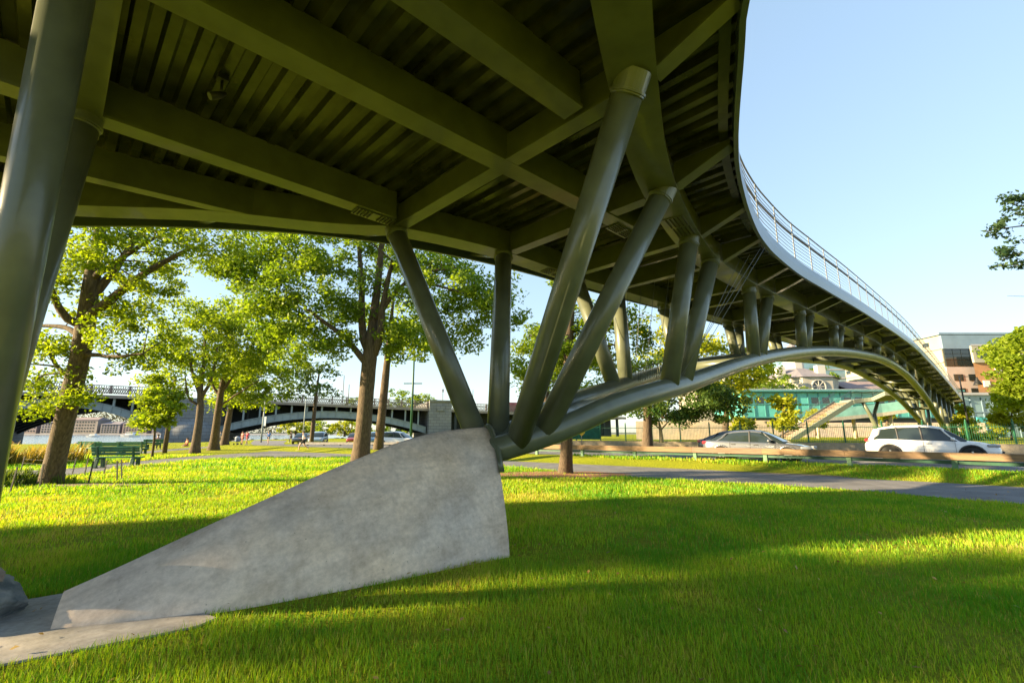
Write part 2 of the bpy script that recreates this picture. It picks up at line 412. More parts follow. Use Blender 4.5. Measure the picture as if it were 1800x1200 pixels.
r1 = [g(*p, 0.004) for p in [(90, 822), (150, 809), (220, 800), (300, 792), (380, 786), (440, 783)]]
r2 = [g(*p, 0.004) for p in [(90, 815), (150, 804), (220, 796), (300, 789), (380, 783.5), (440, 781)]]
strip('riverside_path', resamp(r1, 40), resamp(r2, 40), M['asphalt'])

# raised verge, road, retaining wall and the ground behind it
RAIL = [(-30, 49.5), (-14, 38.6), (2, 27.4), (10.4, 21.3), (16.6, 15.2), (24, 6.9), (32, -3), (40, -14)]
rail = resamp(RAIL, 60)
def offs(line, d):
    out = []
    for i, p in enumerate(line):
        q = line[min(i + 1, len(line) - 1)]; r_ = line[max(i - 1, 0)]
        t = Vector((q[0] - r_[0], q[1] - r_[1])).normalized()
        out.append((p[0] - t.y * d, p[1] + t.x * d))          # left of travel: away from the lawn
    return out
railN = np.array(rail)
def rail_dist(x, y):
    """signed distance from the guard rail (positive towards the road)"""
    P = railN; A_ = P[:-1]; B_ = P[1:]; AB_ = B_ - A_
    t = np.clip(((x - A_[:, 0]) * AB_[:, 0] + (y - A_[:, 1]) * AB_[:, 1]) / (AB_ ** 2).sum(1), 0, 1)
    cx = A_[:, 0] + t * AB_[:, 0]; cy = A_[:, 1] + t * AB_[:, 1]
    d = np.hypot(x - cx, y - cy); i = int(d.argmin())
    s = AB_[i, 0] * (y - A_[i, 1]) - AB_[i, 1] * (x - A_[i, 0])
    return d[i] if s > 0 else -d[i]
def hgt(x, y):
    d = rail_dist(x, y)
    t = min(1, max(0, (d + 2.5) / 2.1)); return 0.26 * t * t * (3 - 2 * t)
rows = []
for d in [-2.5, -2.1, -1.7, -1.3, -0.9, -0.4, 0.4, 0.95]:
    rows.append([(p[0], p[1], 0.004 + 0.26 * (lambda t: t * t * (3 - 2 * t))(min(1, max(0, (d + 2.5) / 2.1)))) for p in offs(rail, d)])
vm = MB(); n = len(rail)
vs = [p for r_ in rows for p in r_]; fs = [(j * n + i, j * n + i + 1, (j + 1) * n + i + 1, (j + 1) * n + i) for j in range(len(rows) - 1) for i in range(n - 1)]
vm.add(vs, fs, 0, True); vo = vm.build('grass_verge', M['lawn']); vo['kind'] = 'structure'
rd = MB(); A1 = offs(rail, 0.9); A2 = offs(rail, 11.0)
rd.add([(p[0], p[1], .20) for p in A1] + [(p[0], p[1], .20) for p in A2], [(i, i + 1, n + i + 1, n + i) for i in range(n - 1)])
rdo = rd.build('road', M['road']); rdo['kind'] = 'structure'
ln = MB()
for d0 in (1.35, 10.4):
    a = offs(rail, d0); b = offs(rail, d0 + .12)
    ln.add([(p[0], p[1], .204) for p in a] + [(p[0], p[1], .204) for p in b], [(i, i + 1, n + i + 1, n + i) for i in range(n - 1)])
fine = resamp(RAIL, 240); a = offs(fine, 5.0); b = offs(fine, 5.12)
for i in range(0, 238, 6):
    for j in range(i, i + 2): ln.add([(*a[j], .204), (*a[j + 1], .204), (*b[j + 1], .204), (*b[j], .204)], [(0, 1, 2, 3)])
lno = ln.build('road_markings', mat('road_paint', (0.6, 0.6, 0.58), var=0.2, scale=8)); lno['kind'] = 'structure'

# ------------------------------------------------ concrete footing
def footing():
    root = empty('concrete_footing', AB(3.3 / 1, 4.0, 0) if False else (-1.5, 5.6, 0), 'long pale concrete foot tapering out of the lawn to carry the steel arch', 'bridge footing')
    near_foot = spl([0, .45, 1], [0, .42, 1])
    UN = spl([0, .2, .4, .55, .70, .84, 1], [1, .78, .55, .38, .21, .09, 0]); ZN = spl([0, .2, .4, .55, .70, .84, 1], [0, .30, .57, .75, .88, .965, 1])
    BOW = spl([0, .12, .32, .6, .85, 1], [0, .13, .26, .19, .06, 0])
    secs = []
    n = 30; mring = 28
    tailN, tailF = Vector((-3.66, 3.98)), Vector((-4.12, 4.62))          # plan ends of the tail
    headN, headF = Vector((-0.02, 6.17)), Vector((-1.30, 7.95))
    zr = spl([0, .08, .3, .6, .85, 1.0], [.20, .34, .74, 1.24, 1.57, 1.64])
    for i in range(n + 1):
        t = i / n
        pn = tailN.lerp(headN, t) + Vector((.45, -.89)) * BOW(t); pf = tailF.lerp(headF, t)
        h = zr(t); ring = []
        topw = 0.30 + 0.12 * t                                              # half width of the crown relative to the base
        for k in range(mring + 1):
            an = pi * k / mring                                             # 0 = near foot, pi = far foot
            f = k / mring                                                   # walk the half profile up and down again
            q_ = f * 2 if f <= .5 else (1 - f) * 2
            z = ZN(q_); u = UN(q_) * (1 if f <= .5 else -1)
            p = pn.lerp(pf, 0.5 - 0.5 * u)
            ring.append((p.x, p.y, h * z - (0.15 if k in (0, mring) else 0)))
        secs.append(ring)
    # the head leans forward: push the crown along the arch direction
    mb = MB(); m_ = mring + 1
    d = Vector((S2, S2))
    vs = []
    for i, ring in enumerate(secs):
        t = i / n
        for p in ring:
            sh = 0.0 if t < .7 else (t - .7) / .3 * 0.36 * max(0, p[2]) / 1.6
            vs.append((p[0] + d.x * sh, p[1] + d.y * sh, p[2]))
    fs = [(i * m_ + k, i * m_ + k + 1, (i + 1) * m_ + k + 1, (i + 1) * m_ + k) for i in range(n) for k in range(m_ - 1)]
    fs += [tuple(range(m_))[::-1], tuple(n * m_ + k for k in range(m_))]
    mb.add(vs, fs, 0, True)
    for i in range(len(mb.f) - 2, len(mb.f)): mb.sm[i] = False
    body = mb.build('footing_body', M['concrete'], root)
    # steel end plate wrapped round the crown of the head
    ring = [Vector(v) for v in vs[n * m_:(n + 1) * m_]]
    cen = sum(ring, Vector()) / len(ring); d3 = Vector((S2, S2, 0))
    idx = [k for k in range(m_) if ring[k].z > 0.85]
    pl = MB(); outer = [ring[k] + (ring[k] - cen).normalized() * 0.05 for k in idx]; inner = [ring[k].lerp(cen, .25) for k in idx]
    q = len(idx); vv = []
    for off in (-0.02, 0.05):
        vv += [p + d3 * off for p in outer] + [p + d3 * off for p in inner]
    ff = []
    for i in range(q - 1):
        ff += [(i, i + 1, q + i + 1, q + i), (2 * q + i + 1, 2 * q + i, 3 * q + i, 3 * q + i + 1), (i + 1, i, 2 * q + i, 2 * q + i + 1), (q + i, q + i + 1, 3 * q + i + 1, 3 * q + i)]
    ff += [(0, q, 3 * q, 2 * q), (q - 1, 2 * q - 1 + 0, 4 * q - 1, 3 * q - 1)]
    ff = [f for f in ff]
    pl.add(vv, ff, 0, True)
    pl.build('end_plate', M['steel'], root)
    return root
footing()
# slab of stone paving round the tail
sp = MB()
pts = [g(*p)[:2] for p in [(-160, 1200), (0, 1171), (150, 1142), (250, 1123), (345, 1103), (380, 1088), (300, 1060), (250, 1040), (185, 1032), (40, 1057), (-160, 1092)]]
sp.poly(pts, -0.05, 0.016); spo = sp.build('paving_slab', M['slab']); spo['kind'] = 'structure'
# ================================================================== FOOTBRIDGE
zf = spl([-20, 3, 8, 14, 20, 26, 32, 40, 50, 60, 72], [4.8, 4.8, 4.85, 5.12, 5.4, 5.62, 5.74, 5.72, 5.5, 5.15, 4.62])
arR = spl([-8, -5, -2, 0, 1.2, 2.62, 3.32, 4.48, 5.41, 7.1, 8.5, 10.7, 12, 14.7, 18.5, 22.4, 26, 30, 35, 40, 45, 50, 60, 72],
          [-10, -6.2, -2.2, -.35, .5, 1.24, 1.56, 2.04, 2.33, 2.72, 2.92, 2.98, 2.95, 2.88, 2.75, 2.6, 2.47, 2.36, 2.27, 2.2, 2.12, 2.0, 1.70, 1.2])
faR = spl([-9, -6, -3, 0, 1.6, 3.33, 3.88, 4.46, 5.02, 5.63, 6.25, 7.24, 8.34, 9.43, 11.13, 13.47, 16.51, 21.23, 30, 38.7, 53, 70, 72],
          [-12.5, -8.8, -5.0, -1.75, -.5, .79, 1.01, 1.24, 1.45, 1.65, 1.81, 2.02, 2.19, 2.27, 2.3, 2.22, 2.08, 1.91, 1.62, 1.40, 1.01, .47, .40])
gL = spl([-16, -6.2, -3, -.23, 1.22, 2.75, 3.36, 4.29, 5.29, 7.1, 8.7, 10.1, 13.2, 18.5, 24, 30, 40, 50, 60, 72],
         [17.3, 12.4, 10.4, 8.57, 7.36, 6.44, 5.95, 5.65, 5.48, 5.44, 5.34, 5.28, 5.12, 4.98, 4.78, 4.60, 4.42, 4.22, 3.92, 3.4])
faL = spl([-16, -6.2, -3, -.3, .95, 2.76, 3.96, 4.76, 5.84, 7.47, 10, 13.2, 18.5, 30, 50, 72],
          [18.5, 13.6, 11.6, 9.9, 8.73, 7.37, 6.79, 6.55, 6.32, 6.13, 5.98, 5.83, 5.66, 5.25, 4.9, 4.1])
def gR(a): return arR(a) + 0.2
RZ = spl([3.3, 3.6, 4.35, 5.1, 6, 7, 8.2, 9.74, 11.7, 14.06, 17.1, 21.3, 27.5, 32, 36.5, 42, 47, 51.3, 54.8, 58, 61],
         [1.25, 1.34, 1.58, 1.87, 2.09, 2.29, 2.55, 2.9, 3.29, 3.68, 4.09, 4.52, 4.93, 5.02, 4.90, 4.55, 4.00, 3.25, 2.6, 1.95, 1.3])
def ribR(a):
    gg = arR(a) + .25
    if a < 11:
        w_ = min(1, max(0, (a - 3.6) / 7.4)); w_ = w_ * (2 - w_); gg = 3.80 + (gg - 3.80) * w_
    if a > 34: gg = arR(a) + .22
    return gg + .15 * max(0, 1 - (a - 3.6) / 1.5)
def ribL(a):
    gg = arR(a) + 2.0
    if a < 11:
        w_ = min(1, max(0, (a - 3.6) / 7.4)); w_ = w_ * (2 - w_); gg = 4.30 + (gg - 4.30) * w_
    if a > 36: gg = gg + (arR(a) + 1.5 - gg) * min(1, (a - 36) / 20)
    return gg
def projx(P):
    Z = CP * P[1] + SP * (P[2] - H); return 900 + FPX * P[0] / Z
def fitpt(px, py, z):
    r = ray(px, py); t = (z - H) / r[2]; x, y = r[0] * t, r[1] * t
    return ((x + y) * S2, (y - x) * S2)

bridge = empty('footbridge', AB(3.5, 4.0, H - H / K), 'curving olive grey steel footbridge on slanted tubular struts and twin arch ribs', 'footbridge')
GH = 0.42                      # girder depth
# --- corrugated steel deck: ribs run across, so the section is a trapezoid wave along a
def deck():
    mb = MB()
    def spans(a):
        if a > -1.7: return [(faL(a), faR(a))]
        t = (-1.7 - a); s_ = 1 - math.exp(-t * 1.3)
        l0, r0 = faL(a), faR(a); mid = 3.6
        return [(l0, max(mid, l0 - 4.15) * s_ + mid * (1 - s_)), (min(mid, r0 + 3.4) * s_ + mid * (1 - s_), r0)]  # unseen branches, widths shaped by the light they let onto the lawn
    prof = [(0.0, 0.0), (0.085, 0.0), (0.115, 0.07), (0.20, 0.07)]; pitch = 0.23
    A = []
    a = -17.0
    while a < 24:
        for da, dz in prof: A.append((a + da, dz))
        a += pitch
    while a < 72: A.append((a, 0.05)); a += 1.0
    cols = 8
    for si in (0, 1):
        prev = None
        for (a, dz) in A:
            sp_ = spans(a)
            if si >= len(sp_): prev = None; continue
            b0, b1 = sp_[si]
            row = [AB(a, b0 + (b1 - b0) * k / cols, zf(a) + .21 + dz) for k in range(cols + 1)]
            if prev is not None:
                mb.add(prev + row, [(k, k + 1, cols + 1 + k + 1, cols + 1 + k) for k in range(cols)])
            prev = row
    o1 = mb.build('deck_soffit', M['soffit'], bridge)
    # walking surface above it
    tp = MB()
    for si in (0, 1):
        prev = None
        for i in range(0, 179):
            a = -17 + i * 0.5
            sp_ = spans(a)
            if si >= len(sp_): prev = None; continue
            b0, b1 = sp_[si]
            row = [AB(a, b0 + (b1 - b0) * k / 2, zf(a) + .345) for k in range(3)]
            if prev is not None: tp.add(prev + row, [(k, k + 1, 4 + k, 3 + k) for k in range(2)])
            prev = row
    tp.build('deck_slab', M['slab'], bridge)
deck()
def fascia(fn, a0, a1, side):
    mb = MB(); pts = []
    a = a0
    while a <= a1 + 1e-6:
        pts.append(AB(a, fn(a), zf(a))); a += 0.25 if a < 16 else 0.8
    h = .33 * K; w_ = .05 * K
    mb.sweep(pts, [(-w_ / 2, 0), (w_ / 2, 0), (w_ / 2 + .02, h * .5), (w_ / 2, h), (-w_ / 2, h)])
    o = mb.build('fascia', M['fascia'], bridge)
    fl = MB()                                                            # flat edge strip under the open rib ends
    s_ = side
    fl.sweep([(p[0], p[1], p[2]) for p in pts], [(s_ * .07 * K, .165 * K), (s_ * .17 * K, .165 * K), (s_ * .17 * K, .185 * K), (s_ * .07 * K, .185 * K)])
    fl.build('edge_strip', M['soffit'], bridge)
    return pts
fascia(faR, -9, 71.5, -1); fascia(faL, -17, 71.5, 1)

# --- longitudinal box girders: bottom flange proud of the webs
def girder(pts, fw, name='girder', depth=GH, fl=0.035):
    """pts in footbridge units (a, b, z of the flange underside)"""
    W = [AB(*p) for p in pts]; mb = MB()
    f2 = fw * K / 2; w2 = f2 * 0.80; d = depth * K; t = fl * K
    mb.sweep(W, [(-f2, 0), (f2, 0), (f2, t), (w2, t + .001), (w2, d), (-w2, d), (-w2, t + .001), (-f2, t)])
    return mb.build(name, M['steel'], bridge)
zg = lambda a: zf(a) - .2
def rng(a0, a1, st):
    n = max(2, int(round((a1 - a0) / st)) + 1); return [a0 + (a1 - a0) * i / (n - 1) for i in range(n)]
def wR(a): return .44
girder([(a, gR(a), zg(a)) for a in rng(-7.5, 24, .35)], .42, 'girder')
girder([(a, gR(a), zg(a)) for a in rng(24.02, 71, .9)], .40, 'girder')
girder([(a, gL(a), zg(a)) for a in rng(-15, 24, .35)], .36, 'girder')
girder([(a, gL(a), zg(a)) for a in rng(24.02, 71, .9)], .36, 'girder')
def flat_line(p, q, z, ext0=0.0, ext1=0.0, n=2):
    (a0, b0), (a1, b1) = fitpt(*p, z), fitpt(*q, z)
    da, db = a1 - a0, b1 - b0
    a0, b0, a1, b1 = a0 - da * ext0, b0 - db * ext0, a1 + da * ext1, b1 + db * ext1
    return [(a0 + (a1 - a0) * i / (n - 1), b0 + (b1 - b0) * i / (n - 1), z) for i in range(n)]
Z0 = 4.603
girder(flat_line((303, 0), (1112, 408), Z0, 1.1, 0.04), .25)              # main inner stringer
girder(flat_line((728, 0), (1008, 200), Z0, 2.0, 0), .235)
girder(flat_line((165, 210), (690, 388), Z0, 1.6, 0), .235)
girder(flat_line((137, 311), (372, 366), Z0, 2.0, .42), .17)
# --- transverse beams
def cross(a0, b0, a1, b1, fw, z=None, name='crossbeam', depth=.36, taper=None):
    z0 = (z if z is not None else zg(a0)) + .006; z1 = taper if taper is not None else z0
    W = [AB(a0, b0, z0), AB(a1, b1, z1)]
    mb = MB(); P, Q = Vector(W[0]), Vector(W[1]); t = (Q - P); t.z = 0; t.normalize(); sd = Vector((t.y, -t.x, 0))
    f2 = fw * K / 2; w2 = f2 * .55; top = P.z + depth * K
    for (e, zb) in ((P, P.z), (Q, Q.z)): pass
    vs = []
    for e in (P, Q):
        tb = .03 * K
        for s_, zz in ((-f2, e.z), (f2, e.z), (f2, e.z + tb), (w2, e.z + tb), (w2, top), (-w2, top), (-w2, e.z + tb), (-f2, e.z + tb)):
            vs.append((e.x + sd.x * s_, e.y + sd.y * s_, zz))
    fs = [(k, (k + 1) % 8, 8 + (k + 1) % 8, 8 + k) for k in range(8)] + [tuple(range(8))[::-1], tuple(range(8, 16))]
    mb.add(vs, fs)
    return mb.build(name, M['steel'], bridge)
def bracket(a, fw=.13, left=False):
    if left:
        cross(a, gL(a) + .19, a, faL(a) - .04, fw, zg(a) + .02, 'bracket', .34, zf(a) + .07)
    else:
        cross(a, arR(a) - .01, a, faR(a) + .04, fw, zg(a) + .02, 'bracket', .34, zf(a) + .07)
# nodes where the struts meet the girders
XB = [3.36, 5.30, 7.08, 8.55, 10.74, 12.0, 14.69, 15.6, 18.5, 19.4, 22.4, 26.2, 30.2, 34.7, 39.5, 45.0, 49.6, 54, 58, 62, 66, 70]
for i, a in enumerate(XB):
    cross(a, gR(a) + .21, a, gL(a) - .19, .19 if i < 2 else .15, zg(a))
    bracket(a, .17 if i < 2 else (.13 if i < 10 else .11))
    if a < 30: bracket(a, .13, True)
cross(-.16, gR(-.16) + .2, -.16, 6.2, .22)                             # by the slanted columns
for a in (-4.6,): cross(a, gR(a) + .2, a, gR(a) + 3, .2)
bracket(1.35, .15); bracket(-.9, .15); bracket(1.3, .13, True)

# --- arch ribs
def ribr(a): return interp(a, [3, 6, 10, 17, 30, 61], [.145, .155, .150, .168, .20, .21]) * K
for fn, a0 in ((ribR, 3.74), (ribL, 3.80)):
    A = rng(a0, 16, .3) + rng(16.6, 61, .9)
    pre = [(3.42, 4.16 if fn is ribR else 4.28, 1.27), (3.56, 4.08 if fn is ribR else 4.30, 1.315)]
    mb = MB(); mb.tube([AB(*q) for q in pre] + [AB(a, fn(a), RZ(a)) for a in A], [ribr(3.5)] * 2 + [ribr(a) for a in A], n=24)
    mb.build('arch_rib', M['steel'], bridge)
# web plate between the two ribs at the foot, and cross tubes further along
mb = MB(); A = rng(3.85, 5.7, .3)
vs = []
for a in A:
    br, bl, z = ribR(a) + .04, ribL(a) - .04, RZ(a) + .01
    vs += [AB(a, br, z), AB(a, bl, z), AB(a, bl, z - .05), AB(a, br, z - .05)]
mb.add(vs, [(4 * i + k, 4 * i + (k + 1) % 4, 4 * i + 4 + (k + 1) % 4, 4 * i + 4 + k) for i in range(len(A) - 1) for k in range(4)] + [(0, 1, 2, 3), tuple(4 * (len(A) - 1) + k for k in (3, 2, 1, 0))])
mb.build('rib_plate', M['steel'], bridge)
for a in [11, 14.8, 18.7, 22.5, 26.3, 30.3, 34.5, 38.6, 42.5, 46.3, 50]:
    mb = MB(); mb.tube([AB(a, ribR(a) + .1, RZ(a) - .02), AB(a, ribL(a) - .1, RZ(a) - .02)], .11 * K, n=14)
    mb.build('rib_tube', M['steel'], bridge)

# --- struts with collars
def strut(top, bot, r=.142, name='strut', collar=True):
    p, q = Vector(AB(*top)), Vector(AB(*bot)); d = (p - q).normalized()
    mb = MB(); mb.tube([q, p + d * .10], r * K, n=24); o = mb.build(name, M['steel'], bridge)
    if collar:
        c = MB(); rr = r * K
        # the collar ring is parallel to the strut end
        L_ = (p - q).length
        base = p - d * (0.135 * K)
        c.tube([base, base + d * .012, base + d * .03, base + d * .035, base + d * .06, base + d * .065, p + d * .10], [rr * 1.01, rr * 1.10, rr * 1.10, rr * 1.17, rr * 1.17, rr * 1.08, rr * 1.08], n=28, smooth=False)
        c.build('collar', M['steel'], o)
    return o
def rib_at(fn, px):
    best = min((abs(projx((((a - fn(a)) * S2), ((a + fn(a)) * S2), RZ(a))) - px), a) for a in rng(3.4, 40, .02))
    return best[1]
def rs(fn, a): return (a, fn(a), RZ(a))
for (tx, ty), bx, side in [((1110, 140), 908, 'R'), ((1166, 338), 952, 'R'), ((1212, 422), 1176, 'R'), ((1250, 462), 1200, 'R'),
                           ((695, 404), 846, 'L'), ((885, 446), 874, 'L'), ((1014, 494), 1080, 'L'), ((1086, 512), 1100, 'L')]:
    fn = ribR if side == 'R' else ribL
    a_, b_ = fitpt(tx, ty, 4.61); ab = rib_at(fn, bx)
    strut((a_, b_, zg(a_) - .0), rs(fn, ab))
for at, abase in [(10.74, 10.75), (12.0, 11.15), (14.69, 14.65), (15.6, 15.0), (18.5, 18.4), (19.4, 18.9), (22.4, 22.4)]:
    strut((at, gR(at), zg(at)), rs(ribR, abase), .135)
    strut((at, gL(at), zg(at)), rs(ribL, abase), .135)
for at in [26.2, 30.2, 34.7]:
    for fn, gg in ((ribR, gR), (ribL, gL)): strut((at, gg(at), zg(at) + .1), (at, fn(at), RZ(at) + .02), .16, collar=False)
for at in [39.5, 45.0, 49.6, 54, 58]:
    for fn, gg in ((ribR, gR), (ribL, gL)): strut((at, gg(at), zg(at) + .1), rs(fn, min(at - 1.0, 57.5)), .15, collar=False)
for at in [62, 66, 70]:
    for gg in (gR, gL): strut((at, gg(at), zg(at) + .1), (at - 1.5, gg(at), 1.25), .16, collar=False)
# slanted pair of columns at the left of the photograph
def col(top, foot, r):
    p, q = Vector(kz(top)), Vector(kz(foot)); d = (p - q).normalized()
    mb = MB(); mb.tube([q, p + d * .1], r * K, n=32); o = mb.build('column', M['steel'], bridge)
    c = MB(); rr = r * K; base = p - d * .15
    c.tube([base, base + d * .015, base + d * .035, base + d * .04, base + d * .075, base + d * .08, p + d * .1], [rr * 1.01, rr * 1.1, rr * 1.1, rr * 1.17, rr * 1.17, rr * 1.08, rr * 1.08], n=32, smooth=False); c.build('collar', M['steel'], o)
hz = H - H / K
col((-2.71, 2.30, 4.6), (-3.54, 3.15, hz - .05), .124)
col((-4.22, 3.98, 4.6), (-4.4, 3.80, hz - .05), .128)
# --- bolted splice plates
def splice(p, q, z, w_, name='splice_plate'):
    (a0, b0), (a1, b1) = fitpt(*p, z), fitpt(*q, z)
    mb = MB(); P, Q = Vector(AB(a0, b0, z - .012)), Vector(AB(a1, b1, z - .012)); d = (Q - P).normalized(); sd = Vector((d.y, -d.x, 0))
    mb.bar(P, Q, w_ * K, .012, 0)
    nb = 5; L_ = (Q - P).length; nn = max(6, int(L_ / .062))
    for i in range(nn):
        for k in range(nb):
            if abs(i - (nn - 1) / 2) < .6: continue
            c = P + d * (L_ * (i + .5) / nn) + sd * ((k - 1.5) * w_ * K / nb * .9) - Vector((0, 0, .018))
            mb.box(c, (.024, .024, .02), rz=.7, m=1)
    mb.build(name, [M['steel'], M['bolt']], bridge)
splice((622, 368), (690, 391), Z0, .215)
splice((957, 474), (985, 483), zg(6.4), .24)
splice((1075, 396), (1108, 414), Z0, .22)
splice((1180, 382), (1204, 412), zg(6.4), .32)
# --- electrical conduit clipped along two stringers
for (p, q, e0) in (((165, 210), (690, 388), .6), ((303, 0), (1112, 408), .3)):
    L_ = flat_line(p, q, 4.90, e0, -.03); (a0, b0, _), (a1, b1, _) = L_
    dl = math.hypot(a1 - a0, b1 - b0); na, nb_ = -(b1 - b0) / dl * .125, (a1 - a0) / dl * .125
    P_ = [Vector(AB(a0 - na + (a1 - a0) * i / 10, b0 - nb_ + (b1 - b0) * i / 10, 4.90 - .006 * math.sin(i * 2.1))) for i in range(11)]
    mb = MB(); mb.tube(P_, .017, n=8)
    for i in range(1, 10): mb.tube([P_[i] - (P_[i] - P_[i - 1]).normalized() * .02, P_[i] + (P_[i] - P_[i - 1]).normalized() * .02], .026, n=8)
    mb.build('conduit', M['steel'], bridge)
# --- railings: posts, handrail and a fan of thin cables
def railing(fn, side, a0, a1, step):
    pts = []
    inset = .11
    for a in rng(a0, a1, .3):
        pts.append(AB(a, fn(a) + side * inset, zf(a) + .33))
    hh = 1.04 * K
    root = MB(); root.tube([(p[0], p[1], p[2] + hh) for p in pts], .022, n=6); ro = root.build('railing', M['galv'], bridge)
    hr = MB(); hr.tube([(p[0], p[1], p[2] + hh * .82) for p in [AB(a, fn(a) + side * (inset + .07), zf(a) + .33) for a in rng(a0, a1, .3)]], .032, n=8); hr.build('handrail', M['plastic'], ro)
    cb = MB()
    for k in range(1, 11):
        cb.tube([(p[0], p[1], p[2] + hh * k / 11.5) for p in pts[::2]], .009, n=4, caps=False)
    cb.build('cable_infill', M['galv'], ro)
    for a in rng(a0, a1, step):
        p = Vector(AB(a, fn(a) + side * inset, zf(a) + .30)); t = Vector(AB(a + .1, fn(a + .1), 0)) - Vector(AB(a, fn(a), 0)); t.z = 0; t.normalize()
        pb = MB(); q = p + Vector((0, 0, hh + .08)); pb.bar(p, q, .014, .05, up=t); pb.bar(p + t * .05, q + t * .05, .014, .035, up=t)
        pb.build('post', M['galv'], ro)
railing(faR, 1, -2, 70.5, 1.36)
railing(faL, -1, -16.5, 70.5, 1.95)
# --- bird wires and the climb guard on the rib
for i, (p, q) in enumerate([((1337, 436), (1262, 560)), ((1318, 447), (1253, 556)), ((1302, 453), (1238, 590)), ((1345, 434), (1195, 672))]):
    A_ = fitpt(*p, 4.86); B_ = rs(ribR, rib_at(ribR, 1188 + 5 * i))
    mb = MB(); mb.tube([AB(A_[0], A_[1], 4.86), AB(B_[0], B_[1] - .05, B_[2] + .1)], .006, n=5); mb.build('wire', M['galv'], bridge)
for i in range(7):
    b_ = gL(8.55) + .05 - (gL(8.55) - gR(8.55)) * (i + .4) / 7
    aa = 7.4; mb = MB(); mb.tube([AB(8.55, b_, zg(8.55) + .01), AB(aa, ribL(aa) + (ribR(aa) - ribL(aa)) * i / 7, RZ(aa) + .1)], .006, n=5); mb.build('wire', M['galv'], bridge)
cg = MB()
for i in range(14):
    a = 7.55 + i * .085; b_ = (ribL(a) + ribR(a)) / 2 + .3
    cg.tube([AB(a, b_, RZ(a) + .06), AB(a, b_, RZ(a) + .30)], .008, n=5)
for dz in (.1, .30): cg.tube([AB(7.5, (ribL(7.5) + ribR(7.5)) / 2 + .3, RZ(7.5) + dz), AB(8.7, (ribL(8.7) + ribR(8.7)) / 2 + .3, RZ(8.7) + dz)], .012, n=5)
cg.build('climb_guard', M['steel'], bridge)

# --- flood lamp hanging from the deck
def lamp_under():
    top = Vector(kz(g(392, 135, 5.0))); 
    root = empty('flood_lamp', tuple(top), 'small dark spotlight on a drop stem under the corrugated deck', 'lamp')
    mb = MB(); mb.box((top.x, top.y, top.z - .03), (.13, .11, .07), rz=.8); mb.build('junction_box', M['iron'], root, bevel=.006)
    mb = MB(); mb.tube([top + Vector((0, 0, -.06)), top + Vector((0, 0, -.22))], .018, n=8); mb.build('stem', M['iron'], root)
    mb = MB(); c = top + Vector((-.02, -.02, -.30))
    mb.tube([c + Vector((.07, .05, .07)), c + Vector((.02, .015, .02)), c + Vector((-.06, -.05, -.05))], [.02, .045, .052], n=14); h = mb.build('lamp_head', M['iron'], root)
    mb = MB(); mb.tube([c + Vector((-.06, -.05, -.05)), c + Vector((-.064, -.054, -.054))], [.048, .048], n=14); mb.build('lens', M['lens_white'], h)
lamp_under()
# ================================================================== TREES
def leaves_mesh(name, C, Nrm, size, tint, m, parent, aspect=0.55):
    """one leaf per row: centre, facing normal, length"""
    n = len(C)
    rv = RNG.normal(size=(n, 3)); d = np.cross(Nrm, rv); d /= np.linalg.norm(d, axis=1)[:, None] + 1e-9
    s = np.cross(Nrm, d)
    Ls = size[:, None]
    v = np.empty((n, 4, 3))
    v[:, 0] = C - d * Ls * 0.5; v[:, 1] = C + s * Ls * aspect * 0.5 + d * Ls * .05 + Nrm * Ls * .06
    v[:, 2] = C + d * Ls * 0.5; v[:, 3] = C - s * Ls * aspect * 0.5 + d * Ls * .05 + Nrm * Ls * .06
    return quads_mesh(name, v.reshape(-1, 3), n, np.repeat(tint, 4), m, parent)
def quads_mesh(name, V, n, tint, m, parent):
    off = world_off(parent); V = V - np.array(off)
    me = bpy.data.meshes.new(name)
    me.vertices.add(len(V)); me.vertices.foreach_set('co', V.astype(np.float32).ravel())
    me.loops.add(n * 4); me.loops.foreach_set('vertex_index', np.arange(n * 4, dtype=np.int32))
    me.polygons.add(n); me.polygons.foreach_set('loop_start', np.arange(0, n * 4, 4, dtype=np.int32))
    at = me.attributes.new('tint', 'FLOAT', 'POINT'); at.data.foreach_set('value', tint.astype(np.float32))
    me.update(calc_edges=True); me.materials.append(m)
    return link_mesh(name, me, parent)
def rand_ball(n):
    v = RNG.normal(size=(n, 3)); v /= np.linalg.norm(v, axis=1)[:, None]
    return v * (RNG.random(n) ** (1 / 3))[:, None]
def curve3(p0, p1, p2, n):
    out = []
    for i in range(n + 1):
        t = i / n; out.append(p0 * (1 - t) ** 2 + p1 * 2 * t * (1 - t) + p2 * t * t)
    return out
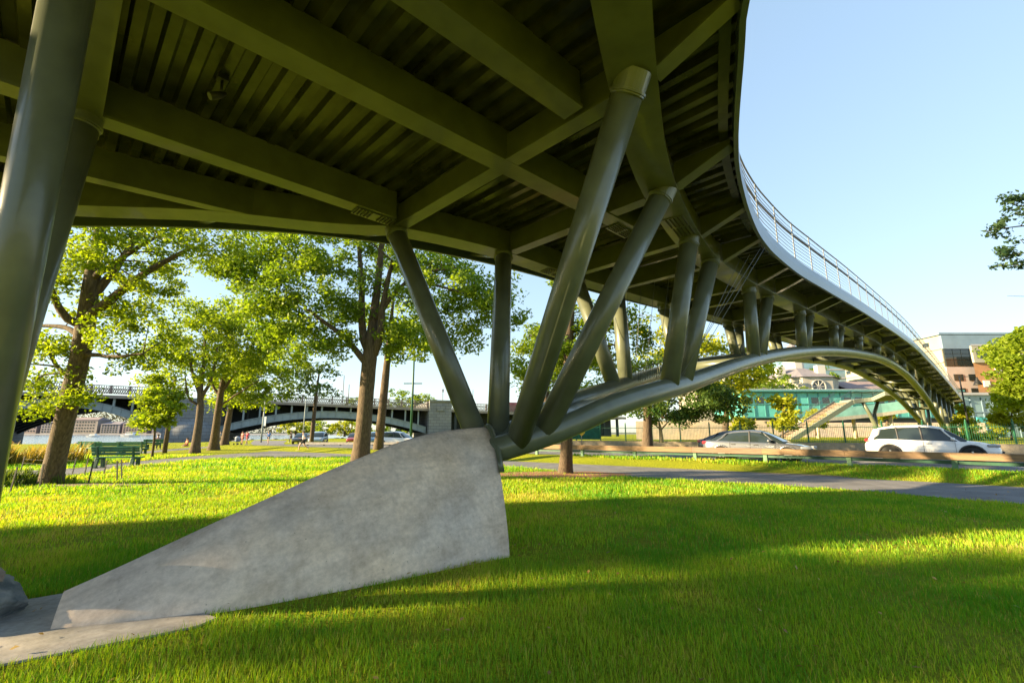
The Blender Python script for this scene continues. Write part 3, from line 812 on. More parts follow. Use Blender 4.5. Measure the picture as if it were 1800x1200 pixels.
def tree(name, label, trunk, tr, crowns, lm, lsize=.16, per=90, crad=.75, group=None, barkm='bark', limbs=(), flare=1.5, cat='tree', minbr=.012, flat=.62, extra=None):
    """trunk: world points; tr: radii; crowns: (centre, radii, clump count, shell bias); limbs: explicit (points, r0, r1)"""
    base = Vector(trunk[0]); root = empty(name, base, label, cat, group)
    tp = [Vector(p) for p in trunk]
    # smooth the trunk and flare the root
    P = np.array(tp); d = np.r_[0, np.cumsum(np.linalg.norm(np.diff(P, axis=0), axis=1))]
    fx = [spl(d, P[:, k]) for k in range(3)] if len(d) > 2 else None
    m_ = 26; pts, rad = [], []
    for i in range(m_ + 1):
        t = d[-1] * (i / m_) ** 1.15
        pts.append(Vector([f(t) for f in fx]) if fx else tp[0].lerp(tp[1], t / d[-1]))
        r = interp(t, d, tr); h = t
        r *= 1 + (flare - 1) * math.exp(-h / (tr[0] * 1.6)); r *= 1 + random.uniform(-.03, .03)
        rad.append(r)
    pts[0] = pts[0] - Vector((0, 0, .06))
    mb = MB(); mb.tube(pts, rad, n=14, caps=True)
    nodes = []                                     # (point, radius)
    for p, r, k in zip(pts, rad, range(len(pts))):
        if k > len(pts) * .42: nodes.append((p, r))
    for lp, r0, r1 in limbs:
        lp = [Vector(p) for p in lp]
        L = [lp[0]]
        Pn = np.array(lp); dd = np.r_[0, np.cumsum(np.linalg.norm(np.diff(Pn, axis=0), axis=1))]
        ff = [spl(dd, Pn[:, k]) for k in range(3)] if len(lp) > 2 else None
        q = []
        for i in range(9):
            t = dd[-1] * i / 8; p = Vector([f(t) for f in ff]) if ff else lp[0].lerp(lp[1], i / 8)
            q.append(p + Vector((random.uniform(-1, 1), random.uniform(-1, 1), random.uniform(-1, 1))) * (dd[-1] * .008))
        rr = [r0 + (r1 - r0) * i / 8 for i in range(9)]
        mb.tube(q, rr, n=8, caps=False)
        nodes += list(zip(q[2:], rr[2:]))
    # clumps
    cl = []
    for c, r, n_, bias in crowns:
        v = RNG.normal(size=(n_, 3)); v /= np.linalg.norm(v, axis=1)[:, None]
        v *= (bias + (1 - bias) * RNG.random(n_) ** .6)[:, None]
        for q in v: cl.append(Vector((c[0] + q[0] * r[0], c[1] + q[1] * r[1], c[2] + q[2] * r[2])))
    top = pts[-1]
    cl.sort(key=lambda p: (p - top).length)
    for c in cl:
        best = None
        for (p, r) in nodes:
            v = c - p; dist = v.length
            cost = dist * (1.0 if v.z > -0.15 * dist else 1.5) + (0.0 if r > .02 else .15)
            if best is None or cost < best[0]: best = (cost, p, r)
        _, p, r = best; v = c - p; L = v.length
        if L < .05: continue
        r0 = min(r * .62, max(minbr, .010 + .020 * L)); r1 = max(.006, r0 * .45)
        mid = p + v * .5 + Vector((random.uniform(-.15, .15) * L, random.uniform(-.15, .15) * L, .10 * L + random.uniform(-.06, .06) * L))
        q = curve3(p, mid, c, 5)
        mb.tube(q, [r0 + (r1 - r0) * i / 5 for i in range(6)], n=5, caps=False)
        nodes += [(q[k], r0 + (r1 - r0) * k / 5) for k in (2, 3, 4, 5)]
    mb.build('trunk', M[barkm], root)
    # leaves, in loose sprays round every clump
    C, Nn, T = [], [], []
    for c in cl:
        k = max(8, int(per * random.uniform(.55, 1.35))); R_ = crad * random.uniform(.7, 1.25)
        # sprays: a few sub centres give ragged outlines
        sub = np.array(c) + rand_ball(5) * np.array([R_, R_, R_ * flat]) * .75
        idx = RNG.integers(0, 5, k)
        q = sub[idx] + rand_ball(k) * np.array([R_, R_, R_ * flat]) * .55
        nn = RNG.normal(size=(k, 3)) * .8 + np.array([0, 0, .75]); nn /= np.linalg.norm(nn, axis=1)[:, None]
        C.append(q); Nn.append(nn); T.append(np.clip(.5 + random.uniform(-.32, .32) + RNG.normal(size=k) * .2, 0, 1))
    C = np.concatenate(C); Nn = np.concatenate(Nn); T = np.concatenate(T)
    keep = C[:, 2] > .25
    if extra is not None: keep &= extra(C)
    C, Nn, T = C[keep], Nn[keep], T[keep]
    sz = lsize * RNG.uniform(.6, 1.3, len(C))
    leaves_mesh('crown', C, Nn, sz, T, M[lm], root)
    return root
def E(px, py, t, rx, ry, n, bias=.35, rd=None):
    """ellipsoidal crown lobe from its place in the photograph"""
    return (gz(px, py, t), (rx * t / FPX, (rd if rd else rx * t / FPX), ry * t / FPX), n, bias)
def onground(px, py, z=0.0): return g(px, py, z)
def above(C):                                     # keep foliage from growing through the footbridge deck
    x, y, z = C[:, 0], C[:, 1], C[:, 2]
    a = (x + y) * S2 / K; b = (y - x) * S2 / K
    return ~((b < 9.6 - .98 * a) & (a < 6) & (z > 5.4)) 

tree('park_tree', 'large leaning tree with spreading limbs beside the fenced bed and green benches', [onground(88, 851), gz(118, 720, 13.75), gz(138, 640, 13.7), gz(151, 568, 13.6), gz(160, 500, 13.6), gz(172, 430, 13.7), gz(186, 340, 13.9), gz(196, 250, 14.0)],
     [.255, .25, .245, .24, .20, .15, .11, .05],
     [E(180, 470, 13.6, 140, 100, 46, .3), E(240, 600, 13.4, 75, 55, 12), E(82, 640, 13.6, 55, 70, 12), E(330, 430, 13.6, 110, 50, 20), E(120, 510, 14, 80, 90, 14), E(200, 330, 14.4, 120, 50, 8), E(60, 700, 13.9, 40, 40, 6), E(140, 715, 13.3, 40, 26, 4)],
     'leaf_y', .115, 230, .62, flare=1.3, extra=above,
     limbs=[([gz(150, 575, 13.6), gz(120, 560, 13.4), gz(98, 530, 13.3), gz(84, 490, 13.2)], .13, .06), ([gz(146, 595, 13.6), gz(112, 575, 13.9), gz(70, 572, 14.1)], .10, .05),
            ([gz(152, 560, 13.6), gz(185, 535, 13.5), gz(240, 490, 13.4), gz(300, 455, 13.3), gz(335, 438, 13.2)], .15, .05),
            ([gz(158, 525, 13.6), gz(190, 490, 13.8), gz(225, 440, 14), gz(262, 395, 14.2)], .13, .06), ([gz(152, 622, 13.65), gz(200, 626, 13.4), gz(250, 622, 13.2)], .07, .03),
            ([gz(128, 665, 13.7), gz(105, 650, 13.9), gz(80, 600, 14)], .08, .03), ([gz(163, 490, 13.6), gz(200, 462, 13.3), gz(280, 412, 13.0)], .09, .04)])
tree('park_tree', 'slim tree forking low, nearest of the three trees in front of the granite pier', [onground(342, 797), gz(352, 720, 34.7), gz(352, 690, 34.7), gz(358, 640, 34.7), gz(362, 580, 34.7)], [.30, .24, .20, .13, .06],
     [E(345, 600, 34.7, 80, 88, 62, .3), E(300, 650, 34.5, 45, 50, 16)], 'leaf_y', .26, 150, 1.15, flare=1.4,
     limbs=[([gz(352, 695, 34.7), gz(340, 660, 34.6), gz(330, 610, 34.5)], .14, .06), ([gz(353, 700, 34.7), gz(372, 665, 34.8), gz(382, 610, 34.9)], .14, .06), ([gz(350, 712, 34.7), gz(332, 700, 34.4), gz(325, 660, 34.3)], .1, .04)])
tree('park_tree', 'middle tree of the three in front of the granite pier, its trunk leaning right', [onground(375, 791), gz(384, 720, 40), gz(390, 680, 40), gz(402, 630, 40), gz(410, 560, 40)], [.36, .28, .24, .14, .07],
     [E(430, 590, 40, 98, 98, 84, .3), E(480, 630, 40, 50, 50, 22)], 'leaf_y', .28, 150, 1.25, flare=1.6,
     limbs=[([gz(388, 690, 40), gz(410, 660, 40), gz(440, 620, 40)], .15, .06), ([gz(388, 700, 40), gz(372, 670, 40), gz(365, 620, 40)], .13, .05), ([gz(386, 715, 40), gz(420, 690, 39.8), gz(460, 665, 39.6)], .1, .04)])
tree('park_tree', 'smaller tree at the back right of the group before the granite pier', [onground(394, 784), gz(402, 735, 51), gz(408, 700, 51), gz(416, 650, 51)], [.40, .30, .22, .10],
     [E(425, 690, 51, 62, 36, 44, .3), E(455, 660, 51, 50, 40, 26)], 'leaf_y', .42, 80, 1.4, flare=1.5)
tree('young_tree', 'young yellow-green tree standing by itself right of the main green bench', [onground(267, 805), gz(272, 760, 27.4), gz(275, 715, 27.4), gz(278, 675, 27.4)], [.07, .06, .05, .03],
     [E(280, 710, 27.4, 34, 40, 26, .25), E(268, 745, 27.4, 24, 14, 8)], 'leaf_y', .26, 95, .7, flare=1.3)
tree('park_tree', 'big forked tree with a broad crown just left of the concrete footing', [onground(633, 812), gz(640, 740, 24.2), gz(645, 680, 24.2), gz(650, 625, 24.2), gz(654, 580, 24.3), gz(664, 500, 24.5), gz(672, 420, 24.8), gz(680, 330, 25)],
     [.42, .40, .385, .38, .25, .19, .13, .06],
     [E(560, 510, 24, 115, 85, 40, .3), E(650, 450, 24.5, 140, 60, 36, .3), E(770, 500, 24, 95, 65, 36, .3), E(870, 530, 24, 58, 55, 20, .3), E(480, 470, 23.5, 90, 70, 30, .3), E(560, 600, 23.5, 75, 45, 18, .3), E(650, 330, 25, 230, 110, 30, .3), E(700, 610, 24.5, 45, 40, 10), E(800, 590, 23.6, 45, 30, 8), E(480, 570, 23.6, 50, 40, 12), E(425, 465, 23.4, 70, 50, 22, .3)],
     'leaf_a', .20, 200, 1.0, flare=1.3, extra=above,
     limbs=[([gz(645, 640, 24.2), gz(622, 612, 23.9), gz(590, 580, 23.5), gz(540, 545, 23)], .20, .08), ([gz(650, 620, 24.2), gz(636, 580, 24.3), gz(636, 520, 24.4), gz(630, 430, 24.6)], .24, .10),
            ([gz(656, 622, 24.2), gz(668, 590, 24), gz(672, 540, 24), gz(690, 460, 24)], .24, .10), ([gz(660, 560, 24.3), gz(690, 520, 24), gz(740, 480, 23.6), gz(800, 470, 23.4)], .14, .06), ([gz(690, 460, 24), gz(760, 500, 23.8), gz(850, 520, 23.7)], .1, .04)])
tree('park_tree', 'second trunk close behind the big forked tree left of the footing, half hidden by it', [onground(664, 796), gz(672, 720, 34), gz(678, 660, 34), gz(684, 600, 34), gz(692, 520, 34)], [.36, .30, .28, .20, .08],
     [E(700, 560, 34, 70, 60, 30, .3), E(740, 600, 34, 50, 35, 16, .3)], 'leaf_a', .33, 90, 1.2, flare=1.3)
tree('young_tree', 'thin park tree with a sparse crown and a rope of dead twigs on its trunk', [onground(547, 782), gz(552, 730, 55), gz(556, 690, 55), gz(562, 650, 55)], [.26, .22, .16, .08],
     [E(560, 668, 55, 42, 34, 24, .35), E(520, 690, 55, 20, 18, 5)], 'leaf_d', .42, 60, 1.3, flare=1.3)
tree('park_tree', 'straight trunk rising from the mulch ring behind the arch rib', [onground(994, 832), gz(996, 780, 17.2), gz(998, 700, 17.2), gz(1000, 600, 17.3), gz(1004, 520, 17.4), gz(1006, 430, 17.5)], [.245, .215, .20, .18, .14, .08],
     [E(990, 600, 17.3, 72, 70, 22, .35), E(1090, 590, 17.3, 95, 60, 54, .3), E(1170, 610, 17.3, 60, 50, 26, .3), E(1010, 450, 17.8, 110, 55, 16, .3), E(950, 640, 17.6, 40, 50, 9)],
     'leaf_a', .15, 150, .62, flare=1.35, extra=lambda C: above(C) & ((C[:, 2] < 3.9 + .0 * C[:, 0]) | (np.abs((C[:, 1] - C[:, 0]) * S2 / K - 4.1) > 2.4)),
     limbs=[([gz(1000, 640, 17.3), gz(1030, 620, 17.2), gz(1080, 605, 17)], .08, .03), ([gz(1001, 610, 17.3), gz(960, 590, 17.5), gz(930, 590, 17.6)], .07, .03)])
tree('park_tree', 'sunlit yellow-green tree behind the pair of upright struts, beyond the path', [onground(958, 792), gz(958, 740, 37), gz(960, 690, 37), gz(964, 620, 37)], [.35, .28, .24, .08],
     [E(955, 640, 37, 52, 70, 60, .3), E(1010, 660, 37, 50, 50, 20, .3)], 'leaf_y', .27, 140, 1.15, flare=1.3)
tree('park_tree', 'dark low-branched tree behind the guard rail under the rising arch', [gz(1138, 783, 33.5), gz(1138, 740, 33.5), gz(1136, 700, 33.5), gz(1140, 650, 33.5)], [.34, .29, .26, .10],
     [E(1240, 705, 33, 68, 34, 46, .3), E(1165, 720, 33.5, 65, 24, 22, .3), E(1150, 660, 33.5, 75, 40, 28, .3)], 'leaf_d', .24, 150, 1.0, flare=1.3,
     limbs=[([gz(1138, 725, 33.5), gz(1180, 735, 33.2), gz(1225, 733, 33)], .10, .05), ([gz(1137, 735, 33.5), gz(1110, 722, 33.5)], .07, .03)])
tree('park_tree', 'tall yellow-green tree behind the dark one, filling the gap under the arch', [gz(1275, 772, 47), gz(1276, 740, 47), gz(1280, 700, 47), gz(1286, 650, 47)], [.36, .3, .24, .1],
     [E(1250, 640, 47, 75, 48, 44, .3), E(1325, 655, 47, 48, 26, 22, .3), E(1180, 600, 47, 60, 55, 26, .3), E(1290, 690, 47, 40, 24, 12)], 'leaf_yy', .42, 80, 1.4, flare=1.3)
tree('young_tree', 'pale many-stemmed small tree in front of the sunlit wall by the green fence', [gz(1163, 776, 37), gz(1161, 755, 37), gz(1158, 738, 37)], [.16, .13, .05], [E(1160, 732, 37, 30, 16, 14, .4)], 'leaf_a', .3, 30, .8, barkm='bark2', flare=1.2,
     limbs=[([gz(1161, 755, 37), gz(1148, 742, 37), gz(1140, 732, 37)], .07, .03), ([gz(1162, 755, 37), gz(1172, 744, 37), gz(1180, 735, 37)], .07, .03)])
# young planted trees behind the green fence
for (px, yb, yt, t, wpx, lm, lab) in [(1376, 772, 690, 45, 17, 'leaf_yy', 'narrow young tree turning yellow in front of the teal station wall'),
                                      (1434, 765, 716, 62, 16, 'leaf_yy', 'small round tree beside the foot of the stair, in front of the station'),
                                      (1692, 772, 708, 58, 15, 'leaf_yy', 'round yellow-green young tree directly under the far end of the deck'),
                                      (1753, 772, 722, 55, 13, 'leaf_yy', 'small golden tree, shortest of those before the low glass hall'),
                                      (1778, 772, 688, 52, 26, 'leaf_yy', 'leafy yellow-green tree below the large round tree at the right edge'),
                                      (1303, 775, 735, 43, 14, 'leaf_yy', 'little golden sapling right of the dark low-branched tree')]:
    h = (yb - yt); tree('young_tree', lab, [gz(px, yb, t), gz(px, yb - h * .4, t), gz(px + 1, yb - h * .75, t)], [.10, .08, .04], [E(px, yb - h * .58, t, wpx, h * .38, 26, .25)], lm, .40, 70, .85, flare=1.2, group='young trees planted behind the green fence')
tree('park_tree', 'large dense round tree at the right edge of the view beside the brick tower', [gz(1822, 775, 46), gz(1822, 720, 46), gz(1838, 640, 46)], [.45, .36, .12], [E(1842, 632, 46, 78, 66, 130, .5), E(1800, 690, 46, 40, 30, 20, .4)], 'leaf_y', .42, 120, 1.3, flare=1.3)
# tree standing outside the frame whose branch ends reach in
tree('overhanging_tree', 'leafy branch ends reaching in at the right edge against the clear sky', [(15.8, 9.4, 0.0), (15.8, 9.5, 2.5), (15.7, 9.7, 5.0), (15.6, 9.9, 8)], [.26, .22, .19, .08],
     [E(1800, 455, 11.5, 38, 28, 9, .3), E(1780, 392, 11.5, 42, 16, 5, .3), E(1772, 352, 11.5, 16, 9, 3, .3), E(1740, 408, 11.3, 22, 6, 2, .3), E(1762, 445, 11.3, 20, 10, 3, .3), E(1850, 420, 11.6, 40, 80, 14), E(1900, 330, 11.8, 60, 60, 10), E(1800, 355, 11.6, 12, 14, 3)],
     'leaf_b', .105, 62, .24, flare=1.3, cat='tree', minbr=.006,
     limbs=[([(15.7, 9.7, 5.0), gz(1880, 450, 11.6), gz(1820, 440, 11.5), gz(1765, 455, 11.3)], .05, .008), ([(15.7, 9.8, 5.5), gz(1860, 400, 11.6), gz(1800, 395, 11.5), gz(1730, 408, 11.3)], .05, .006), ([(15.7, 9.6, 4.4), gz(1870, 520, 11.5), gz(1805, 520, 11.5), gz(1770, 518, 11.5)], .03, .004)])
# unseen trees added off to the left, out of the frame: their shade dapples the lawn
for (x, y, h, r_, n_, lab) in [(-20, -1.2, 9.6, 2.6, 22, 'unseen wide tree added left of the view to shade the near lawn'), (-28, -2.6, 11.5, 2.8, 22, 'unseen taller tree added further left to shade the lawn before the footing'), (-17.5, -4.6, 8.0, 2.3, 20, 'unseen rounder tree added left of and behind the viewpoint to shade the foreground')]:
    tree('added_shade_tree', lab, [(x, y, 0), (x + .1, y, h * .45), (x + .2, y, h)], [.34, .28, .08], [((x + .2, y, h * .78), (r_, r_, r_ * .8), int(n_ * 1.4), .2)], 'leaf_a', .30, 80, .8)

# ================================================================== MULCH, BARE EARTH, TALL GRASS
def patch(name, c, rx, ry, z, m, rot=0.0, label=None, seed=1):
    rg = random.Random(seed); mb = MB(); n = 40; vs = [(c[0], c[1], z + .03)]
    for k in range(n):
        an = 2 * pi * k / n; q = 1 + rg.uniform(-.12, .12); x, y = rx * q * math.cos(an), ry * q * math.sin(an)
        vs.append((c[0] + x * math.cos(rot) - y * math.sin(rot), c[1] + x * math.sin(rot) + y * math.cos(rot), z))
    mb.add(vs, [(0, 1 + k, 1 + (k + 1) % n) for k in range(n)], 0, True)
    o = mb.build(name, m); o['kind'] = 'structure'; return o
mc = g(985, 834); patch('mulch_ring', mc, 2.6, 1.45, .012, M['mulch'])
patch('mulch_ring', g(640, 814), 1.9, .9, .010, M['soil'], seed=2)
patch('bare_soil', g(160, 852), 2.0, .42, .010, M['soil'], seed=3)
patch('bare_soil', g(1430, 834, .03), 3.0, .22, .012, M['soil'], rot=-.65, seed=4)

def inpoly(X, Y, poly):
    P = np.array([(p[0], p[1]) for p in poly]); n = len(P); ins = np.zeros(len(X), bool); j = n - 1
    for i in range(n):
        c = ((P[i, 1] > Y) != (P[j, 1] > Y)) & (X < (P[j, 0] - P[i, 0]) * (Y - P[i, 1]) / (P[j, 1] - P[i, 1] + 1e-12) + P[i, 0]); ins ^= c; j = i
    return ins
def raild(X, Y):
    best = np.full(len(X), 1e9); sg = np.zeros(len(X))
    for i in range(len(railN) - 1):
        A_, B_ = railN[i], railN[i + 1]; D = B_ - A_
        t = np.clip(((X - A_[0]) * D[0] + (Y - A_[1]) * D[1]) / (D @ D), 0, 1)
        d = np.hypot(X - A_[0] - t * D[0], Y - A_[1] - t * D[1]); s = D[0] * (Y - A_[1]) - D[1] * (X - A_[0])
        m_ = d < best; best = np.where(m_, d, best); sg = np.where(m_, s, sg)
    return np.where(sg > 0, best, -best)
def vnoise(X, Y, f, seed):
    rg = np.random.default_rng(seed); G = rg.random((64, 64)); x = X * f; y = Y * f
    i = np.floor(x).astype(int); j = np.floor(y).astype(int); u = x - i; v = y - j; u = u * u * (3 - 2 * u); v = v * v * (3 - 2 * v)
    q = lambda a, b: G[a % 64, b % 64]
    return (q(i, j) * (1 - u) + q(i + 1, j) * u) * (1 - v) + (q(i, j + 1) * (1 - u) + q(i + 1, j + 1) * u) * v
pathpoly = [(p[0], p[1]) for p in PA] + [(p[0], p[1]) for p in PB][::-1]
FOOT = [(-3.66, 3.98), (-0.02, 6.17), (-1.3, 7.95), (-4.12, 4.62)]
def blades(dens, y0, y1, h0, h1, w0, lean=.45):
    n = int(dens * 1.22 * (y1 ** 2 - y0 ** 2))
    Y = np.sqrt(RNG.uniform(y0 ** 2, y1 ** 2, n)); X = RNG.uniform(-1.22, 1.22, n) * Y
    d = raild(X, Y)
    ok = ~inpoly(X, Y, pathpoly) & ~inpoly(X, Y, pts_slab) & ~inpoly(X, Y, FOOT) & (d < .9)
    for c, rx, ry in ((mc, 2.5, 1.35), (g(160, 852), 1.9, .35), (g(640, 814), 1.7, .8)):
        ok &= (((X - c[0]) / rx) ** 2 + ((Y - c[1]) / ry) ** 2 > 1) | (RNG.random(n) < .12)
    pn = vnoise(X, Y, 1.1, 4) * .6 + vnoise(X, Y, 3.7, 5) * .4
    ok &= RNG.random(n) < np.clip(.12 + 1.6 * pn, 0, 1)
    X, Y, d, pn = X[ok], Y[ok], d[ok], pn[ok]; n = len(X)
    t = np.clip((d + 2.5) / 2.1, 0, 1); Z = .26 * t * t * (3 - 2 * t)
    hgt_ = RNG.uniform(h0, h1, n) * (.55 + .8 * pn); an = RNG.uniform(0, 2 * pi, n); w = w0 * RNG.uniform(.7, 1.3, n)
    ld = RNG.uniform(0, 2 * pi, n); ll = lean * hgt_ * RNG.random(n) ** .7
    lx, ly = np.cos(ld) * ll, np.sin(ld) * ll; sx, sy = np.cos(an) * w * .5, np.sin(an) * w * .5
    V = np.empty((n, 8, 3))
    B = np.stack([X, Y, Z - .005], 1); Mi = B + np.stack([lx * .35, ly * .35, hgt_ * .55], 1); T = B + np.stack([lx, ly, hgt_], 1); Sd = np.stack([sx, sy, np.zeros(n)], 1)
    V[:, 0] = B - Sd; V[:, 1] = B + Sd; V[:, 2] = Mi + Sd * .8; V[:, 3] = Mi - Sd * .8
    V[:, 4] = Mi - Sd * .8; V[:, 5] = Mi + Sd * .8; V[:, 6] = T + Sd * .12; V[:, 7] = T - Sd * .12
    patchy = vnoise(X, Y, .45, 9) * .5 + vnoise(X, Y, 1.7, 8) * .5
    tint = np.clip(-.22 + patchy * 1.2 + RNG.normal(size=n) * .22, 0, .9); tint = np.where(RNG.random(n) < .05 + .10 * (patchy > .62), RNG.uniform(.85, 1, n), tint)
    return V.reshape(-1, 3), n * 2, np.repeat(tint, 8)
pts_slab = pts
def fallen():
    n = 420; Y = np.sqrt(RNG.uniform(2.6 ** 2, 13 ** 2, n)); X = RNG.uniform(-1.2, 1.2, n) * Y
    ok = ~inpoly(X, Y, FOOT); X, Y = X[ok], Y[ok]; n = len(X)
    nn = RNG.normal(size=(n, 3)) * .35 + np.array([0, 0, 1]); nn /= np.linalg.norm(nn, axis=1)[:, None]
    o = leaves_mesh('fallen_leaves', np.stack([X, Y, RNG.uniform(.025, .07, n)], 1), nn, RNG.uniform(.03, .07, n), RNG.random(n), leaf_mat('dry_leaf', (.22, .12, .04), (.42, .30, .10), .2), None)
    tag(o, 'scattered dry brown leaves lying in the lawn', 'leaves', kind='stuff')
fallen()
res = [blades(3600, 2.3, 6.5, .03, .085, .0050), blades(1000, 6.5, 12, .04, .09, .010), blades(300, 12, 20, .055, .11, .020), blades(130, 20, 33, .09, .17, .034)]
V = np.concatenate([r_[0] for r_ in res]); nq = sum(r_[1] for r_ in res); T = np.concatenate([r_[2] for r_ in res])
go = quads_mesh('grass', V, nq, T, M['grass'], None)
tag(go, 'green lawn grass growing all round the concrete footing', 'grass', kind='stuff')
# tall ornamental grass by the water
def tallgrass(name, c, rx, ry, n, h0, h1, label, m, seed=0):
    tc_ = RNG.normal(size=(40, 2)) * .5; ti = RNG.integers(0, 40, n); th_ = RNG.uniform(.45, 1.0, 40)
    X = c[0] + (tc_[ti, 0] + RNG.normal(size=n) * .09) * rx; Y = c[1] + (tc_[ti, 1] + RNG.normal(size=n) * .09) * ry
    h = np.maximum(h0 * .6, RNG.uniform(h0, h1, n) * th_[ti]); an = RNG.uniform(0, 2 * pi, n); w = RNG.uniform(.012, .024, n)
    ld = RNG.uniform(0, 2 * pi, n); ll = .5 * h * RNG.random(n)
    lx, ly = np.cos(ld) * ll + .12 * h, np.sin(ld) * ll; S_ = np.stack([np.cos(an) * w, np.sin(an) * w, 0 * w], 1)
    B = np.stack([X, Y, 0 * X], 1); Mi = B + np.stack([lx * .3, ly * .3, h * .6], 1); T = B + np.stack([lx, ly, h], 1)
    V = np.empty((n, 8, 3)); V[:, 0] = B - S_; V[:, 1] = B + S_; V[:, 2] = Mi + S_; V[:, 3] = Mi - S_; V[:, 4] = Mi - S_; V[:, 5] = Mi + S_; V[:, 6] = T + S_ * .3; V[:, 7] = T - S_ * .3
    tn = np.clip(.35 + .25 * RNG.normal(size=n), 0, 1); tt = np.stack([tn * .4] * 2 + [tn] * 4 + [np.clip(tn + .3, 0, 1)] * 2, 1)
    o = quads_mesh(name, V.reshape(-1, 3), n * 2, tt.ravel(), m, None); tag(o, label, 'tall grass', kind='stuff')
c0 = g(62, 818); tallgrass('tall_grass', (c0[0] - 1.5, c0[1] + .9), 2.0, 2.0, 2800, .35, 1.2, 'tall feathery straw-coloured grass left of the leaning tree', M['straw'])
c1 = g(20, 850); tallgrass('shrub_ground_cover', (c1[0], c1[1]), 1.6, .8, 2600, .15, .5, 'low dark green ground cover at the foot of the leaning tree', M['leaf_d'])
c2 = g(85, 848); tallgrass('shrub_ground_cover', (c2[0] + .3, c2[1] - .5), .8, .25, 240, .1, .35, 'few pale weeds around the base of the leaning tree', M['leaf_y'])
# ================================================================== FENCE, GUARD RAIL, WALL
def guard_rail():
    root = empty('guard_rail', (10.4, 20.7, .2), 'timber guard rail on squat green posts along the near edge of the road', 'guard rail')
    L = resamp(RAIL, 40); z1 = .86; seg = 0
    line = resamp(RAIL, 400); cum = np.r_[0, np.cumsum([math.dist(line[i], line[i + 1]) for i in range(399)])]
    def at(d): return (float(np.interp(d, cum, [p[0] for p in line])), float(np.interp(d, cum, [p[1] for p in line])))
    rg = random.Random(4)
    d = 26.0; k = 0
    while d < 74:
        p, q = at(d), at(d + 3.02); zz = hgt(*p)
        mb = MB(); mb.bar((p[0], p[1], z1 - .12), (q[0], q[1], z1 - .12), .10, .25)
        mb.build('beam', M['timber_red'] if k % 5 == 2 else M['timber'], root, bevel=.012)
        t = Vector((q[0] - p[0], q[1] - p[1])).normalized()
        pb = MB(); c = (p[0] - t.y * .12 + t.x * .1, p[1] + t.x * .12 + t.y * .1)
        pb.box((c[0], c[1], (z1 + .1 - .06) / 2), (.16, .14, z1 - .06 - .1), rz=math.atan2(t.y, t.x)); pb.build('post', M['green_post'], root, bevel=.01)
        cb = MB(); cb.bar((p[0] - t.y * .12, p[1] + t.x * .12, z1 - .33), (q[0] - t.y * .12, q[1] + t.x * .12, z1 - .33), .05, .12); cb.build('channel', M['green_d'], root)
        d += 3.02; k += 1
guard_rail()
FL = [(-10, 52), (5, 46), (12.8, 42), (22, 37.7), (32, 33), (46, 25.6), (60, 16.5)]
def walls():
    L = resamp(FL, 60)
    mb = MB(); mb.sweep([(p[0], p[1], 0) for p in L], [(-.17, 0), (.17, 0), (.15, .78), (-.15, .78)])
    o = mb.build('retaining_wall', concrete_mat('sunny_concrete', (0.42, 0.35, 0.26), (0.30, 0.25, 0.19))); tag(o, 'low concrete retaining wall on the far side of the road below the fence', 'wall')
    a = offs(L, .1); b = offs(L, 60)
    s_ = MB(); n = len(L); s_.add([(p[0], p[1], .72) for p in a] + [(p[0], p[1], .72) for p in b], [(i, i + 1, n + i + 1, n + i) for i in range(n - 1)])
    oo = s_.build('far_lawn', M['lawn']); oo['kind'] = 'structure'
    root = empty('picket_fence', (12.8, 41, .78), 'tall green steel picket fence standing on the retaining wall beyond the road', 'fence')
    line = resamp(FL, 300); cum = np.r_[0, np.cumsum([math.dist(line[i], line[i + 1]) for i in range(299)])]
    def at(d): return Vector((float(np.interp(d, cum, [p[0] for p in line])), float(np.interp(d, cum, [p[1] for p in line])), .775))
    d = 8.0
    while d < 62:
        p, q = at(d), at(d + 2.4)
        pm = MB(); pm.box((p.x, p.y, p.z + .78), (.09, .09, 1.56)); pm.lathe((p.x, p.y, p.z + 1.56), [(.06, 0), (.03, .06), (.045, .1), (.005, .16)], n=8); pm.build('post', M['green'], root)
        pk = MB()
        for zz in (.15, 1.18): pk.bar(p + Vector((0, 0, zz)), q + Vector((0, 0, zz)), .03, .045)
        for i in range(1, 20):
            c = p.lerp(q, i / 20); pk.box((c.x, c.y, c.z + .70), (.020, .020, 1.40), taper=.6)
        pk.build('picket_panel', M['green'] if d > 24 else M['green_d'], root)
        d += 2.4
    # green privacy mesh on the left of the fence
    mb = MB(); p, q = at(13), at(20.0); mb.bar(p + Vector((0.05, .12, .75)), q + Vector((0.05, .12, .75)), .02, 1.25)
    o = mb.build('privacy_screen', mat('green_mesh_cloth', (0.02, 0.14, 0.10), rough=.9, var=.2, scale=3)); tag(o, 'dark green privacy cloth stretched along the fence behind the lone trunk', 'screen')
walls()
cw = MB(); cw.bar((15.0, 56, 1.8), (29, 52, 1.8), .4, 2.2)
tag(cw.build('boundary_wall', concrete_mat('cream_render', (0.36, 0.32, 0.27), (0.30, 0.27, 0.23))), 'sunlit cream wall behind the fence and the many-stemmed tree', 'wall')
